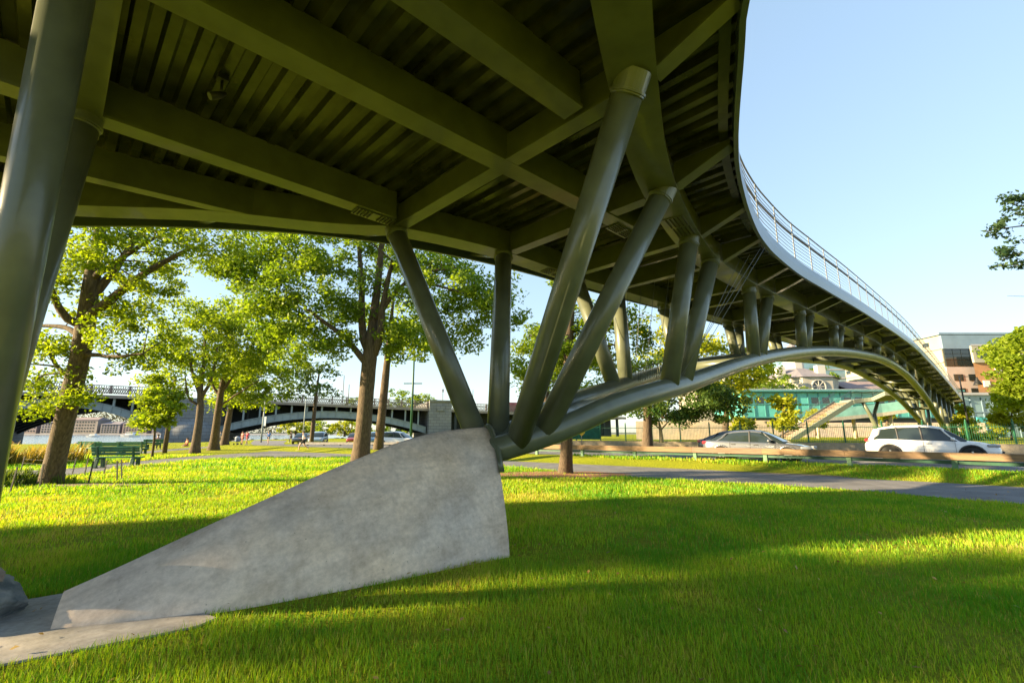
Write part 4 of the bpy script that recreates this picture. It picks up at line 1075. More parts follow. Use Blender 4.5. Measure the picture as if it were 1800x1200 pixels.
# small yellow road sign
def sign():
    p = Vector(gz(1023, 790, 38)); p.z = .3
    root = empty('road_sign', p, 'small yellow diamond road sign by the lone trunk on its thin post', 'sign')
    mb = MB(); mb.tube([p, p + Vector((0, 0, 1.4))], .03, n=6); mb.build('post', M['galv'], root)
    mb = MB(); c = p + Vector((0, -.04, 1.25)); mb.add([c + Vector((0, 0, .3)), c + Vector((.3, 0, 0)), c - Vector((0, 0, .3)), c - Vector((.3, 0, 0)), c + Vector((0, .02, .3)), c + Vector((.3, .02, 0)), c + Vector((0, .02, -.3)), c + Vector((-.3, .02, 0))],
        [(0, 1, 2, 3), (7, 6, 5, 4), (0, 4, 5, 1), (1, 5, 6, 2), (2, 6, 7, 3), (3, 7, 4, 0)]); mb.build('sign_face', mat('yellow_sign', (0.6, 0.4, 0.03), var=.05), root)
sign()

# ================================================================== CARS
def car(name, loc, rz, label, paint, prof, cat='car', group=None, L=4.7, W=1.88, wr=.36, suv=True, wheel_x=(-1.36, 1.40), detail=True, bed=False):
    root = empty(name, (0, 0, 0), label, cat, group)
    b_top, gh, roofz = prof['belt'], prof['glass'], None
    # lower body: stations along the length, rings in y-z
    xs = sorted(set([round(x, 3) for x in np.linspace(-L / 2, L / 2, 25)]))
    def width(x):
        e = abs(x) / (L / 2); return W / 2 * (1 - .03 * e ** 2 - .17 * max(0, (e - .80) / .2) ** 2)
    bz = spl(*prof['bottom']); tz = spl(*b_top)
    mb = MB(); rings = []
    for x in xs:
        w, zb, zt = width(x), bz(x), tz(x); h = zt - zb
        r = [(0, zb), (w * .82, zb), (w * .97, zb + h * .10), (w, zb + h * .38), (w * .985, zb + h * .62), (w * .95, zt - h * .10), (w * .90, zt - .02), (w * .80, zt), (0, zt + .025)]
        ring = [(x, y, z) for y, z in r] + [(x, -y, z) for y, z in r[-2:0:-1]]
        rings.append(ring)
    n = len(rings[0]); vs = [p for r in rings for p in r]
    fs = [(i * n + k, i * n + (k + 1) % n, (i + 1) * n + (k + 1) % n, (i + 1) * n + k) for i in range(len(xs) - 1) for k in range(n)]
    fs += [tuple(range(n)), tuple((len(xs) - 1) * n + k for k in range(n))[::-1]]
    mb.add(vs, fs, 0, True); body = mb.build('body', paint, root)
    md = body.modifiers.new('s', 'SUBSURF'); md.levels = md.render_levels = 1
    # greenhouse: glass volume with a painted roof and pillars
    rf = spl(*gh)                                                     # roof height over x
    gx0, gx1 = gh[0][0], gh[0][-1]
    GX = list(np.linspace(gx0, gx1, 22)); gm = MB(); rr = []; rm = MB(); rrf = []
    for x in GX:
        zt = rf(x); zb = tz(x) - .05; f = max(0, min(1, (zt - zb) / .62)); w0 = width(x) * .915; w1 = w0 * (1 - .20 * f)
        rr.append([(x, w0, zb), (x, w0 + (w1 - w0) * .55, zb + (zt - zb) * .55), (x, w1, zt - .045 * f), (x, w1 * .86, zt - .005), (x, 0, zt + .012), (x, -w1 * .86, zt - .005), (x, -w1, zt - .045 * f), (x, -w0 - (w1 - w0) * .55, zb + (zt - zb) * .55), (x, -w0, zb)])
    n = 9; vs = [p for r in rr for p in r]
    gm.add(vs, [(i * n + k, i * n + k + 1, (i + 1) * n + k + 1, (i + 1) * n + k) for i in range(len(GX) - 1) for k in range(n - 1)] + [tuple(range(n)), tuple((len(GX) - 1) * n + k for k in range(n))[::-1]], 0, True)
    gm.build('window_glass', M['car_glass'], root)
    r0, r1 = prof['roof']
    A = [x for x in GX if r0 - .12 <= x <= r1 + .12]; vs = []
    up = .012
    for x in A:
        zt = rf(x); f = max(0, min(1, (zt - tz(x) + .05) / .62)); w1 = width(x) * .915 * (1 - .20 * f)
        vs += [(x, w1 + .014, zt - .085), (x, w1 + .008, zt - .035), (x, w1 * .86, zt + up), (x, 0, zt + .012 + up), (x, -w1 * .86, zt + up), (x, -w1 - .008, zt - .035), (x, -w1 - .014, zt - .085)]
    rm.add(vs, [(i * 7 + k, i * 7 + k + 1, i * 7 + 8 + k, i * 7 + 7 + k) for i in range(len(A) - 1) for k in range(6)], 0, True)
    rm.build('roof', paint, root)
    def side_pt(x, s, v):
        zt = rf(x); zb = tz(x) - .05; f = max(0, min(1, (zt - zb) / .62)); w0 = width(x) * .915; w1 = w0 * (1 - .20 * f)
        return Vector((x, s * (w0 + (w1 - w0) * v + .008), zb + (zt - zb) * v))
    for s in (-1, 1):
        for (xb, xt, wd, nm, mt) in prof['pillars']:
            mb = MB(); q = [side_pt(xb + (xt - xb) * v, s, v) for v in (0, .5, .93)]
            vs = []
            for p in q: vs += [p + Vector((-wd / 2, 0, 0)), p + Vector((wd / 2, 0, 0)), p + Vector((wd / 2, -s * .03, 0)), p + Vector((-wd / 2, -s * .03, 0))]
            mb.add(vs, [(4 * i + k, 4 * i + (k + 1) % 4, 4 * i + 4 + (k + 1) % 4, 4 * i + 4 + k) for i in range(2) for k in range(4)], 0, True)
            mb.build('pillar', M['plastic'] if mt else paint, root)
    # wheels, arches
    for x in wheel_x:
        for s in (-1, 1):
            y = s * (W / 2 - .10)
            t = MB(); pr = [(wr - .16, -.11), (wr - .03, -.115), (wr, -.08), (wr, .08), (wr - .03, .115), (wr - .16, .11)]
            nn = 24; vs = []
            for r, yy in pr:
                for k in range(nn): vs.append((x + r * math.cos(2 * pi * k / nn), y + yy * s, wr + r * math.sin(2 * pi * k / nn)))
            t.add(vs, [(i * nn + k, i * nn + (k + 1) % nn, (i + 1) * nn + (k + 1) % nn, (i + 1) * nn + k) for i in range(5) for k in range(nn)], 0, True)
            w_ = t.build('tyre', M['rubber'], root); w_.name = 'wheel'
            rim = MB(); R0 = wr - .15
            rim.tube([(x, y + s * .02, wr), (x, y + s * .05, wr)], R0, n=20)
            for k in range(5):
                an = 2 * pi * k / 5 + .3; rim.bar((x, y + s * .09, wr), (x + math.cos(an) * R0, y + s * .085, wr + math.sin(an) * R0), .07, .03, up=(0, s, 0))
            rim.build('rim', M['alloy'], w_)
            if detail:
                ar = MB(); vs = []
                for k in range(15):
                    an = -.15 + (pi + .3) * k / 14
                    yo = width(x) * 1.0 * s
                    for r, yy in ((wr + .02, yo - s * .05), (wr + .02, yo + s * .022), (wr + .10, yo + s * .018), (wr + .10, yo - s * .05)):
                        vs.append((x + r * math.cos(an), yy, wr + .02 + r * math.sin(an)))
                ar.add(vs, [(4 * i + k, 4 * i + (k + 1) % 4, 4 * i + 4 + (k + 1) % 4, 4 * i + 4 + k) for i in range(14) for k in range(4)], 0, True)
                ar.build('wheel_arch', M['plastic'] if suv else paint, root)
                wl = MB(); wl.tube([(x, y - s * .02, wr + .03), (x, width(x) * s * .985 + s * .012, wr + .03)], wr + .03, n=20); wl.build('wheel_well', M['rubber'], root)
    zm = prof['lamp_z']
    for s in (-1, 1):
        e = width(-L / 2 + .12)
        mb = MB(); mb.box((-L / 2 + .24, s * e * .88, zm[0]), (.34, .22, .15)); mb.build('tail_lamp', M['lens_red'], root, bevel=.05)
        mb = MB(); mb.box((L / 2 - .30, s * width(L / 2 - .3) * .83, zm[1]), (.42, .30, .12), rz=-s * .35); mb.build('headlamp', M['lens_white'], root, bevel=.04)
        if detail:
            mb = MB(); mx = prof['mirror']; mb.blob((mx, s * (W / 2 + .07), tz(mx) + .06), (.09, .12, .075), n=10); mb.build('mirror', paint, root)
            for hx in prof['handles']:
                mb = MB(); mb.box((hx, s * (width(hx) * .985 + .006), tz(hx) - .17), (.20, .03, .035)); mb.build('door_handle', M['alloy'] if suv else M['plastic'], root, bevel=.01)
            for dx in prof['seams']:
                mb = MB(); w = width(dx); zt, zb = tz(dx), bz(dx); h = zt - zb
                q = [(dx, s * (w * .955 + .004), zt - h * .10), (dx, s * (w * .988 + .004), zb + h * .62), (dx, s * (w + .003), zb + h * .38), (dx, s * (w * .975 + .004), zb + h * .12)]
                for i in range(3): mb.bar(q[i], q[i + 1], .012, .010, up=(1, 0, 0))
                mb.build('door_seam', M['plastic'], root)
    if detail:
        mb = MB(); mb.box((L / 2 - .02, 0, .47), (.12, W * .52, .22)); mb.build('grille', M['plastic'], root, bevel=.03)
        for s in (-1, 1):
            mb = MB(); mb.bar((wheel_x[0] + .5, s * (W / 2 - .005), .30), (wheel_x[1] - .5, s * (W / 2 - .005), .30), .04, .12); mb.build('sill_trim', M['plastic'], root, bevel=.01)
    root.location = loc; root.rotation_euler = (0, 0, rz)
    return root
SUV = dict(bottom=([-2.35, -2.1, -1, 1, 2.1, 2.35], [.46, .34, .28, .28, .33, .44]),
           belt=([-2.35, -2.2, -1.6, -.6, .6, 1.15, 1.8, 2.2, 2.35], [.78, .98, 1.10, 1.06, 1.02, 1.00, .93, .80, .66]),
           glass=([-2.22, -2.0, -1.72, -1.0, -.2, .35, .9, 1.28], [1.02, 1.30, 1.55, 1.665, 1.68, 1.62, 1.33, 1.04]), roof=(-1.85, .50),
           pillars=[(-2.0, -1.72, .30, 'c', 0), (-1.0, -1.05, .06, 'b', 1), (-.15, -.2, .08, 'b', 1), (1.05, .45, .08, 'a', 0)], lamp_z=(1.0, .80), mirror=.85, handles=(-.95, .05), seams=(-1.25, -.15, .90))
SEDAN = dict(bottom=([-2.42, -2.2, -1, 1, 2.2, 2.42], [.44, .30, .22, .22, .28, .40]),
             belt=([-2.42, -2.3, -1.7, -.6, .6, 1.1, 1.8, 2.25, 2.42], [.82, .98, 1.00, .96, .93, .90, .82, .70, .58]),
             glass=([-2.0, -1.4, -.8, -.1, .3, .8, 1.35], [.98, 1.24, 1.42, 1.46, 1.42, 1.22, .90]), roof=(-1.1, .42),
             pillars=[(-1.62, -1.1, .16, 'c', 0), (-.12, -.12, .07, 'b', 1), (1.1, .45, .07, 'a', 0)], lamp_z=(.86, .68), mirror=.75, handles=(-.85, .15), seams=(-1.0, -.10, .95))
car('suv', (19.40, 21.75, .20), math.atan2(-.67, .74), 'white sport utility car with black wheel arch trim driving behind the guard rail', M['white_car'], SUV, 'car')
sed = car('sedan', (11.95, 22.75, .20), math.atan2(-.655, .755), 'silver sedan with a driver at the wheel driving close behind the guard rail', M['silver_car'], SEDAN, 'car', L=4.85, W=1.84, wr=.33, suv=False, wheel_x=(-1.42, 1.44))
car('sedan', (13.0, 26.2, .20), math.atan2(-.64, .77), 'dark car half hidden behind the silver sedan in the next lane', M['dark_car'], SEDAN, 'car', L=4.7, W=1.8, wr=.33, suv=False, wheel_x=(-1.4, 1.4), detail=False)
car('parked_suv', (g(590, 779)[0], 62, 0), R(-78), 'pale blue car parked facing the lawn beyond the path, under the old bridge', M['blue_car'], SUV, 'car', detail=False, group='cars parked below the old bridge')
car('parked_car', (gz(644, 770, 63)[0] - 9.6, 66, 0), R(-80), 'dark car parked between the pale blue car and the red one', M['dark_car'], SEDAN, 'car', L=4.6, W=1.8, wr=.33, suv=False, detail=False, group='cars parked below the old bridge')
car('parked_car', (gz(617, 770, 66)[0], 69, 0), R(-80), 'red car parked left of the big forked trunk', M['red_car'], SEDAN, 'car', L=4.6, W=1.8, wr=.33, suv=False, detail=False, group='cars parked below the old bridge')
car('parked_suv', (gz(667, 770, 62)[0], 62, 0), R(-75), 'blue car showing just right of the second trunk by the parked white car', mat('mid_blue_car_paint', (.08, .16, .28), rough=.25, coat=1), SUV, 'car', detail=False, group='cars parked below the old bridge')
car('parked_suv', (gz(700, 770, 52)[0], 53, 0), R(-12), 'white car parked sideways with blue tinted windows left of the footing', M['white_car'], SUV, 'car', detail=False, group='cars parked below the old bridge')
# second guard rail in front of the parked cars
pr = empty('guard_rail', (gz(590, 781, 50)[0], 50, 0), 'low pale guard rail in front of the parked cars below the old bridge', 'guard rail')
x0, x1 = gz(535, 780, 50)[0], gz(760, 780, 50)[0]
mb = MB(); mb.bar((x0, 50, .42), (x1, 50, .42), .1, .24); mb.build('beam', mat('pale_rail', (.45, .41, .36)), pr)
for i in range(8):
    x = x0 + (x1 - x0) * (i + .5) / 8; mb = MB(); mb.box((x, 50.1, .2), (.15, .1, .4)); mb.build('post', M['iron'], pr)

# ================================================================== BENCHES, BED FENCE, POLES
def bench(loc, rz, label):
    root = empty('park_bench', (0, 0, 0), label, 'bench', 'green park benches by the river')
    for i, y in enumerate((-.14, .0, .14)):
        mb = MB(); mb.bar((-.95, y + .05, .46), (.95, y + .05, .46), .115, .045); mb.build('seat_slat', M['green'], root, bevel=.008)
    for i, (y, z) in enumerate(((-.19, .62), (-.235, .76), (-.275, .88))):
        mb = MB(); mb.bar((-.97, y, z), (.97, y, z), .04, .115, up=(0, -.3, 1)); mb.build('back_slat', M['green'], root, bevel=.008)
    for x in (-.72, .72):
        mb = MB(); mb.bar((x, .22, 0), (x, .18, .44), .14, .10, up=(0, 1, 0)); mb.bar((x, -.26, 0), (x, -.17, .46), .14, .10, up=(0, 1, 0)); mb.bar((x, -.17, .44), (x, -.30, .95), .09, .05, up=(0, 1, 0)); mb.bar((x, -.24, .41), (x, .24, .41), .10, .07)
        mb.bar((x, .24, .02), (x, .14, .02), .18, .05); mb.bar((x, -.34, .03), (x, -.16, .03), .18, .06)
        mb.build('leg_frame', M['green_d'], root, bevel=.01)
    root.location = loc; root.rotation_euler = (0, 0, rz); return root
bench(g(205, 822), R(8), 'green slatted bench nearest the lawn, seen from behind')
bench(g(190, 803), R(4), 'green bench behind the nearest one on its left, facing the water')
bench(g(232, 800), R(2), 'bench mostly hidden behind the right half of the nearest green bench')
bench(g(161, 799), R(-8), 'dark bench furthest left, close to the stones at the water edge')
bench(g(274, 790), R(18), 'far bench with a seated person next to the young tree')
bf = empty('bed_fence', g(110, 850), 'low wire fence on thin dark stakes round the planting at the leaning tree', 'fence')
stakes = [(17, 867, .62), (36, 829, .55), (69, 858, .62), (127, 833, .55), (148, 835, .55), (155, 850, .62), (182, 836, .5), (206, 846, .6), (214, 842, .6)]
for i, (px, py, h) in enumerate(stakes):
    p = Vector(g(px, py)); mb = MB(); mb.bar(p, p + Vector((random.uniform(-.06, .06) - (.12 if i > 6 else 0), 0, h + .05)), .035, .02, up=(0, 1, 0)); mb.build('stake', M['iron'], bf)
for (i, j) in ((0, 2), (2, 5), (5, 7), (7, 8), (8, 6), (1, 3)):
    p, q = Vector(g(*stakes[i][:2])), Vector(g(*stakes[j][:2])); mb = MB()
    for zz in (.18, .34, .5): mb.tube([p + Vector((0, 0, zz)), p.lerp(q, .5) + Vector((0, 0, zz - .03)), q + Vector((0, 0, zz))], .003, n=4, caps=False)
    mb.build('wire', M['iron'], bf)
def pole(name, base, h, r, label, cat, m, arms=(), lantern=None):
    p = Vector(base); root = empty(name, p, label, cat)
    mb = MB(); mb.tube([p, p + Vector((0, 0, h * .5)), p + Vector((0, 0, h))], [r, r * .85, r * .65], n=10); mb.build('shaft', m, root)
    for (z, w, th) in arms:
        mb = MB(); mb.bar(p + Vector((-w, 0, z)), p + Vector((w, 0, z)), th, th); mb.build('cross_arm', m, root)
    if lantern == 'bell':
        pass
    elif lantern:
        t = p + Vector((0, 0, h)); mb = MB(); mb.lathe(t, [(.06, 0), (.16, .12), (.24, .75), (.30, .80), (.05, 1.15), (.02, 1.4)], n=8, smooth=False); mb.build('lantern', M['iron'], root)
    return root
pole('wooden_pole', g(289, 796), 6.0, .17, 'bare brown wooden pole standing between the young tree and the pier', 'pole', M['bark'])
pole('utility_pole', (gz(727, 762, 70)[0], 69.5, 0), 16.0, .19, 'tall green pole with two short cross arms left of the long slanted strut', 'pole', M['green_d'], [(12.6, 1.4, .12), (8.9, 1.4, .14)])
bp_ = pole('banner_pole', (gz(469, 777, 75)[0], 75, 0), 6.8, .14, 'grey lamp pole carrying a small white and blue banner in front of the arch', 'pole', M['bridge_grey'])
mb = MB(); q = Vector(bp_.location); mb.bar(q + Vector((.25, -.06, 2.6)), q + Vector((.25, -.06, 4.1)), .5, .03, up=(0, 1, 0)); mb.build('banner', mat('white_banner', (.6, .66, .72), var=.15, scale=6), bp_)
pole('path_lamp', (gz(540, 775, 80)[0], 80, 0), 7.5, .10, 'thin grey lamp pole beside the sparse tree in front of the arch', 'pole', M['bridge_grey'])
# street lamp on the right with a bell shade on a bracket
lp = Vector((gz(1705, 760, 50)[0], gz(1705, 760, 50)[1], .70))
lr = empty('street_lamp', lp, 'dark street lamp with a bell shade on a long bracket before the brick tower', 'street lamp')
mb = MB(); mb.tube([lp, lp + Vector((0, 0, 4)), lp + Vector((0, 0, 7.1))], [.10, .08, .06], n=8); mb.build('shaft', M['iron'], lr)
mb = MB(); mb.tube([lp + Vector((0, 0, 7.0)), lp + Vector((1.75, 0, 7.05)), lp + Vector((1.95, 0, 6.9))], .04, n=6); mb.build('bracket_arm', M['iron'], lr)
mb = MB(); mb.lathe(lp + Vector((1.95, 0, 6.1)), [(.42, 0), (.36, .12), (.2, .45), (.12, .6), (.08, .85)], n=14); mb.build('lamp_shade', M['iron'], lr)

# ================================================================== PEOPLE
def skinmesh(name, pts, edges, radii, m, parent, sub=2):
    me = bpy.data.meshes.new(name); me.from_pydata(pts, edges, []); me.materials.append(m)
    o = link_mesh(name, me, parent); md = o.modifiers.new('skin', 'SKIN'); md.use_smooth_shade = True
    sv = me.skin_vertices[0].data
    for i, r in enumerate(radii):
        r = r if isinstance(r, tuple) else (r, r)
        sv[i].radius = r; sv[i].use_root = (i == 0)
    s_ = o.modifiers.new('sub', 'SUBSURF'); s_.levels = s_.render_levels = sub
    return o
SKIN = mat('skin', (.42, .26, .19), rough=.6, var=.05); CL = {}
def cloth(c):
    if c not in CL: CL[c] = mat('cloth_%d' % len(CL), c, rough=.9, var=.12, scale=8)
    return CL[c]
def person(loc, rz, label, pose, shirt, bottoms, hair, h=1.72, long_=False, cap=False):
    k = h / 1.72; root = empty('person', (0, 0, 0), label, 'person')
    if pose == 'sit':
        J = dict(pel=(0, 0, .50), wst=(0, -.02, .70), chs=(0, -.03, .93), nck=(0, -.01, 1.10), hd=(0, .03, 1.22), crn=(0, .03, 1.36),
                 hl=(-.10, .03, .50), kl=(-.13, .42, .52), al=(-.13, .40, .08), tl=(-.14, .55, .03), hr=(.10, .03, .50), kr=(.12, .43, .50), ar=(.14, .46, .08), tr=(.14, .61, .03),
                 sl=(-.19, -.02, 1.03), el=(-.24, .05, .78), wl=(-.14, .27, .66), sr=(.19, -.02, 1.03), er=(.24, .06, .78), wr_=(.12, .28, .64))
    else:
        st = {'walk': .22, 'run': .38, 'stand': .03}[pose]
        J = dict(pel=(0, 0, .93), wst=(0, 0, 1.10), chs=(0, .02, 1.30), nck=(0, .03, 1.47), hd=(0, .05, 1.56), crn=(0, .05, 1.68),
                 hl=(-.095, 0, .90), kl=(-.10, st * .75, .50), al=(-.10, st * .85, .09), tl=(-.11, st * .85 + .17, .03),
                 hr=(.095, 0, .90), kr=(.10, -st * .25, .49), ar=(.10, -st * 1.25, .12 + st * .35), tr=(.11, -st * 1.25 + .14, .04 + st * .2),
                 sl=(-.19, .02, 1.40), el=(-.25, -st * .6, 1.14), wl=(-.22, -st * .5 + .12, .93 + st * .4), sr=(.19, .02, 1.40), er=(.25, st * .45, 1.13), wr_=(.21, st * .9 + .10, .95 + st * .5))
    names = list(J); P = [tuple(c * k for c in J[n_]) for n_ in names]; ix = {n_: i for i, n_ in enumerate(names)}
    Rr = dict(pel=(.14, .11), wst=(.125, .095), chs=(.145, .105), nck=.055, hd=(.085, .10), crn=(.055, .065), hl=.088, kl=.058, al=.038, tl=.036, hr=.088, kr=.058, ar=.038, tr=.036, sl=.058, el=.042, wl=.030, sr=.058, er=.042, wr_=.030)
    Ed = [('pel', 'wst'), ('wst', 'chs'), ('chs', 'nck'), ('nck', 'hd'), ('hd', 'crn'), ('pel', 'hl'), ('hl', 'kl'), ('kl', 'al'), ('al', 'tl'), ('pel', 'hr'), ('hr', 'kr'), ('kr', 'ar'), ('ar', 'tr'), ('chs', 'sl'), ('sl', 'el'), ('el', 'wl'), ('chs', 'sr'), ('sr', 'er'), ('er', 'wr_')]
    rad = []
    for n_ in names:
        r = Rr[n_]; r = r if isinstance(r, tuple) else (r, r); rad.append((r[0] * k, r[1] * k))
    body = skinmesh('body', P, [(ix[a], ix[b]) for a, b in Ed], rad, SKIN, root)
    def garment(name, chain, edges, grow, m, cut={}):
        pts = [tuple(np.array(P[ix[n_]]) * 1.0) for n_ in chain]
        for n_, (to, f) in cut.items():
            i = chain.index(n_); a = np.array(P[ix[n_]]); b = np.array(P[ix[to]]); pts[i] = tuple(a + (b - a) * f)
        skinmesh(name, pts, [(chain.index(a), chain.index(b)) for a, b in edges], [(rad[ix[n_]][0] + grow, rad[ix[n_]][1] + grow) for n_ in chain], m, root)
    garment('shirt', ['pel', 'wst', 'chs', 'sl', 'el', 'sr', 'er'], [('pel', 'wst'), ('wst', 'chs'), ('chs', 'sl'), ('sl', 'el'), ('chs', 'sr'), ('sr', 'er')], .018, cloth(shirt), {'el': ('sl', .35), 'er': ('sr', .35), 'pel': ('wst', .1)})
    ch = ['pel', 'hl', 'kl', 'hr', 'kr'] + (['al', 'ar'] if long_ else [])
    ed = [('pel', 'hl'), ('hl', 'kl'), ('pel', 'hr'), ('hr', 'kr')] + ([('kl', 'al'), ('kr', 'ar')] if long_ else [])
    garment('trousers' if long_ else 'shorts', ch, ed, .020, cloth(bottoms), {} if long_ else {'kl': ('hl', .35), 'kr': ('hr', .35)})
    hm = MB(); c = Vector(P[ix['hd']]); cr = Vector(P[ix['crn']]); mid = c.lerp(cr, .72)
    hm.blob(mid + Vector((0, -.022 * k, .015 * k)), (.098 * k, .112 * k, .085 * k), n=12); hm.build('hair', cloth(hair), root)
    fm = MB()
    f0 = c.lerp(cr, .22) + Vector((0, .095 * k, 0)); fm.blob(f0 + Vector((0, .012, -.005)), (.014 * k, .022 * k, .022 * k), n=6); fm.build('nose', SKIN, body)
    for s in (-1, 1):
        em = MB(); em.blob(f0 + Vector((s * .034 * k, -.002, .03 * k)), (.013 * k, .008 * k, .008 * k), n=6); em.build('eye', M['iron'], body)
    for n_, a_ in (('tl', 'al'), ('tr', 'ar')):
        t = Vector(P[ix[n_]]); a = Vector(P[ix[a_]]); sm_ = MB(); sm_.blob(a.lerp(t, .55) - Vector((0, 0, .015)), (.055 * k, .15 * k, .055 * k), n=8); sm_.build('shoe', cloth((.5, .5, .5)), root)
    for n_, e_, s in (('wl', 'el', -1), ('wr_', 'er', 1)):
        wv = Vector(P[ix[n_]]); ev = Vector(P[ix[e_]]); d = (wv - ev).normalized()
        pts = [wv, wv + d * .045 * k]; eds = [(0, 1)]; rd_ = [.026 * k, .034 * k]
        for j in range(4):
            sd = Vector((0, 1, 0)).cross(d); off = Vector((s * .004, (j - 1.5) * .019 * k, 0)); a0 = wv + d * .085 * k + off; i0 = len(pts)
            pts += [a0, a0 + d * (.04 + .008 * (j in (1, 2))) * k, a0 + d * .062 * k + Vector((-s * .012, 0, 0))]; eds += [(1, i0), (i0, i0 + 1), (i0 + 1, i0 + 2)]; rd_ += [.0095 * k, .0085 * k, .0075 * k]
        i0 = len(pts); th = wv + d * .04 * k + Vector((0, .035 * k, 0)); pts += [th, th + d * .045 * k + Vector((0, .012, 0))]; eds += [(1, i0), (i0, i0 + 1)]; rd_ += [.011 * k, .009 * k]
        skinmesh('hand', [tuple(p) for p in pts], eds, rd_, SKIN, body, 1)
    root.location = loc; root.rotation_euler = (0, 0, rz); return root
person(g(532, 793), R(100), 'runner in a white top and dark shorts mid stride on the path', 'run', (.72, .78, .80), (.03, .03, .04), (.05, .03, .02), 1.66)
person(g(433, 781.5), R(170), 'person in a red shirt, right one of two standing before the arch', 'walk', (.55, .05, .10), (.4, .12, .12), (.06, .04, .03), 1.75)
person(g(425, 781.5), R(160), 'person in a pinkish red top, left one of two standing before the arch', 'stand', (.58, .16, .14), (.45, .2, .18), (.1, .06, .04), 1.7)
person(g(471, 780.5), R(180), 'person in a blue shirt walking towards the lawn by the banner pole', 'walk', (.10, .22, .55), (.25, .22, .2), (.08, .05, .03), 1.75)
person(g(386, 779), R(20), 'person in grey standing between the trunks in front of the pier', 'stand', (.35, .3, .3), (.4, .3, .22), (.06, .04, .03), 1.72)
pb_ = g(328, 784); person((pb_[0], pb_[1], -.42), R(150), 'person in orange sitting on the grass left of the nearest slim forking tree', 'sit', (.62, .18, .08), (.5, .2, .12), (.06, .04, .03), 1.7)
pb_ = g(273, 789.5); person((pb_[0] + .1, pb_[1], 0), R(20), 'person in a dark pink top sitting on the far bench by the water', 'sit', (.4, .16, .17), (.03, .03, .04), (.05, .03, .02), 1.7, True)
person(g(511, 777), R(90), 'distant person in dark clothes near the parked cars under the arch', 'walk', (.16, .12, .11), (.1, .08, .08), (.05, .04, .03), 1.75, True)
bp2 = gz(169, 676, 108.5); 
# stroller beside the two people in red
sp0 = Vector(g(417, 782)); st = empty('stroller', sp0, 'blue grey pushchair beside the two people in red', 'stroller')
mb = MB(); mb.blob(sp0 + Vector((0, 0, .62)), (.32, .42, .26), n=10); mb.build('seat', cloth((.18, .22, .32)), st)
mb = MB(); mb.blob(sp0 + Vector((0, -.1, .88)), (.3, .32, .22), n=10); mb.build('hood', cloth((.35, .4, .5)), st)
for dx in (-.26, .26):
    for dy in (-.32, .36):
        mb = MB(); mb.tube([sp0 + Vector((dx - .02, dy, .13)), sp0 + Vector((dx + .02, dy, .13))], .13, n=12); mb.build('wheel', M['rubber'], st)
    mb = MB(); mb.tube([sp0 + Vector((dx, .36, .13)), sp0 + Vector((dx, -.1, .6)), sp0 + Vector((dx, -.55, 1.05))], .015, n=6); mb.build('frame', M['alloy'], st)
# the driver of the silver sedan
dr = person((0, 0, 0), 0, 'driver behind the wheel of the silver sedan', 'sit', (.12, .10, .10), (.06, .06, .08), (.03, .02, .02), 1.68, True)
ang = math.atan2(-.655, .755); dr.location = (11.95 + .25 * math.cos(ang) - .36 * math.sin(ang) * 0 + .36 * -math.sin(ang), 22.75 + .25 * math.sin(ang) + .36 * math.cos(ang), .20 - .10); dr.rotation_euler = (0, 0, ang - pi / 2)

# ================================================================== BOULDERS AT THE LEFT EDGE
def rock(name, c, r, seed, m, label):
    from mathutils import noise as mn
    bm = bmesh.new(); bmesh.ops.create_icosphere(bm, subdivisions=5, radius=1); rg = random.Random(seed); o3 = Vector((seed * 3.1, seed * 1.7, seed))
    pl = [(Vector((rg.gauss(0, 1), rg.gauss(0, 1), rg.gauss(0, 1))).normalized(), rg.uniform(.60, .88)) for _ in range(14)]
    for v in bm.verts:
        p = v.co.copy()
        for n_, d in pl:
            e = p.dot(n_) - d
            if e > 0: p -= n_ * e * .97
        p *= 1 + .05 * mn.noise(p * 1.3 + o3) + .04 * mn.noise(p * 4 + o3) + .05 * mn.noise(p * 9 + o3) + .03 * mn.noise(p * 24 + o3)
        v.co = Vector((p.x * r[0], p.y * r[1], p.z * r[2]))
    me = bpy.data.meshes.new(name); bm.to_mesh(me); bm.free(); me.materials.append(m)
    for q in me.polygons: q.use_smooth = True
    o = link_mesh(name, me); o.location = c; tag(o, label, 'rock'); return o
STONE = mat('bluish_grey_stone', (.09, .11, .12), rough=.9, col2=(.25, .26, .26), scale=7, bump=1.0, bscale=18)
rc = g(-8, 1105); rock('boulder', (rc[0] - .36, rc[1] + .1, .13), (.34, .40, .235), 2, STONE, 'big bluish grey boulder cut off by the lower left edge of the view')
rock('flat_stone', (rc[0] - .37, rc[1] + .12, .345), (.24, .22, .06), 6, mat('brown_stone', (.24, .17, .14), rough=.85, col2=(.34, .28, .24), scale=4, bump=.5, bscale=9), 'smaller brownish stone lying on top of the grey boulder')
fg = MB(); fc = Vector((rc[0] - .27, rc[1] + .10, .385)); fg.lathe(fc, [(.05, 0), (.065, .03), (.035, .07), (.055, .10), (.04, .14), (.01, .17)], n=12)
tag(fg.build('dark_ornament', M['iron']), 'small dark metal ornament standing on the stones at the left edge', 'ornament')

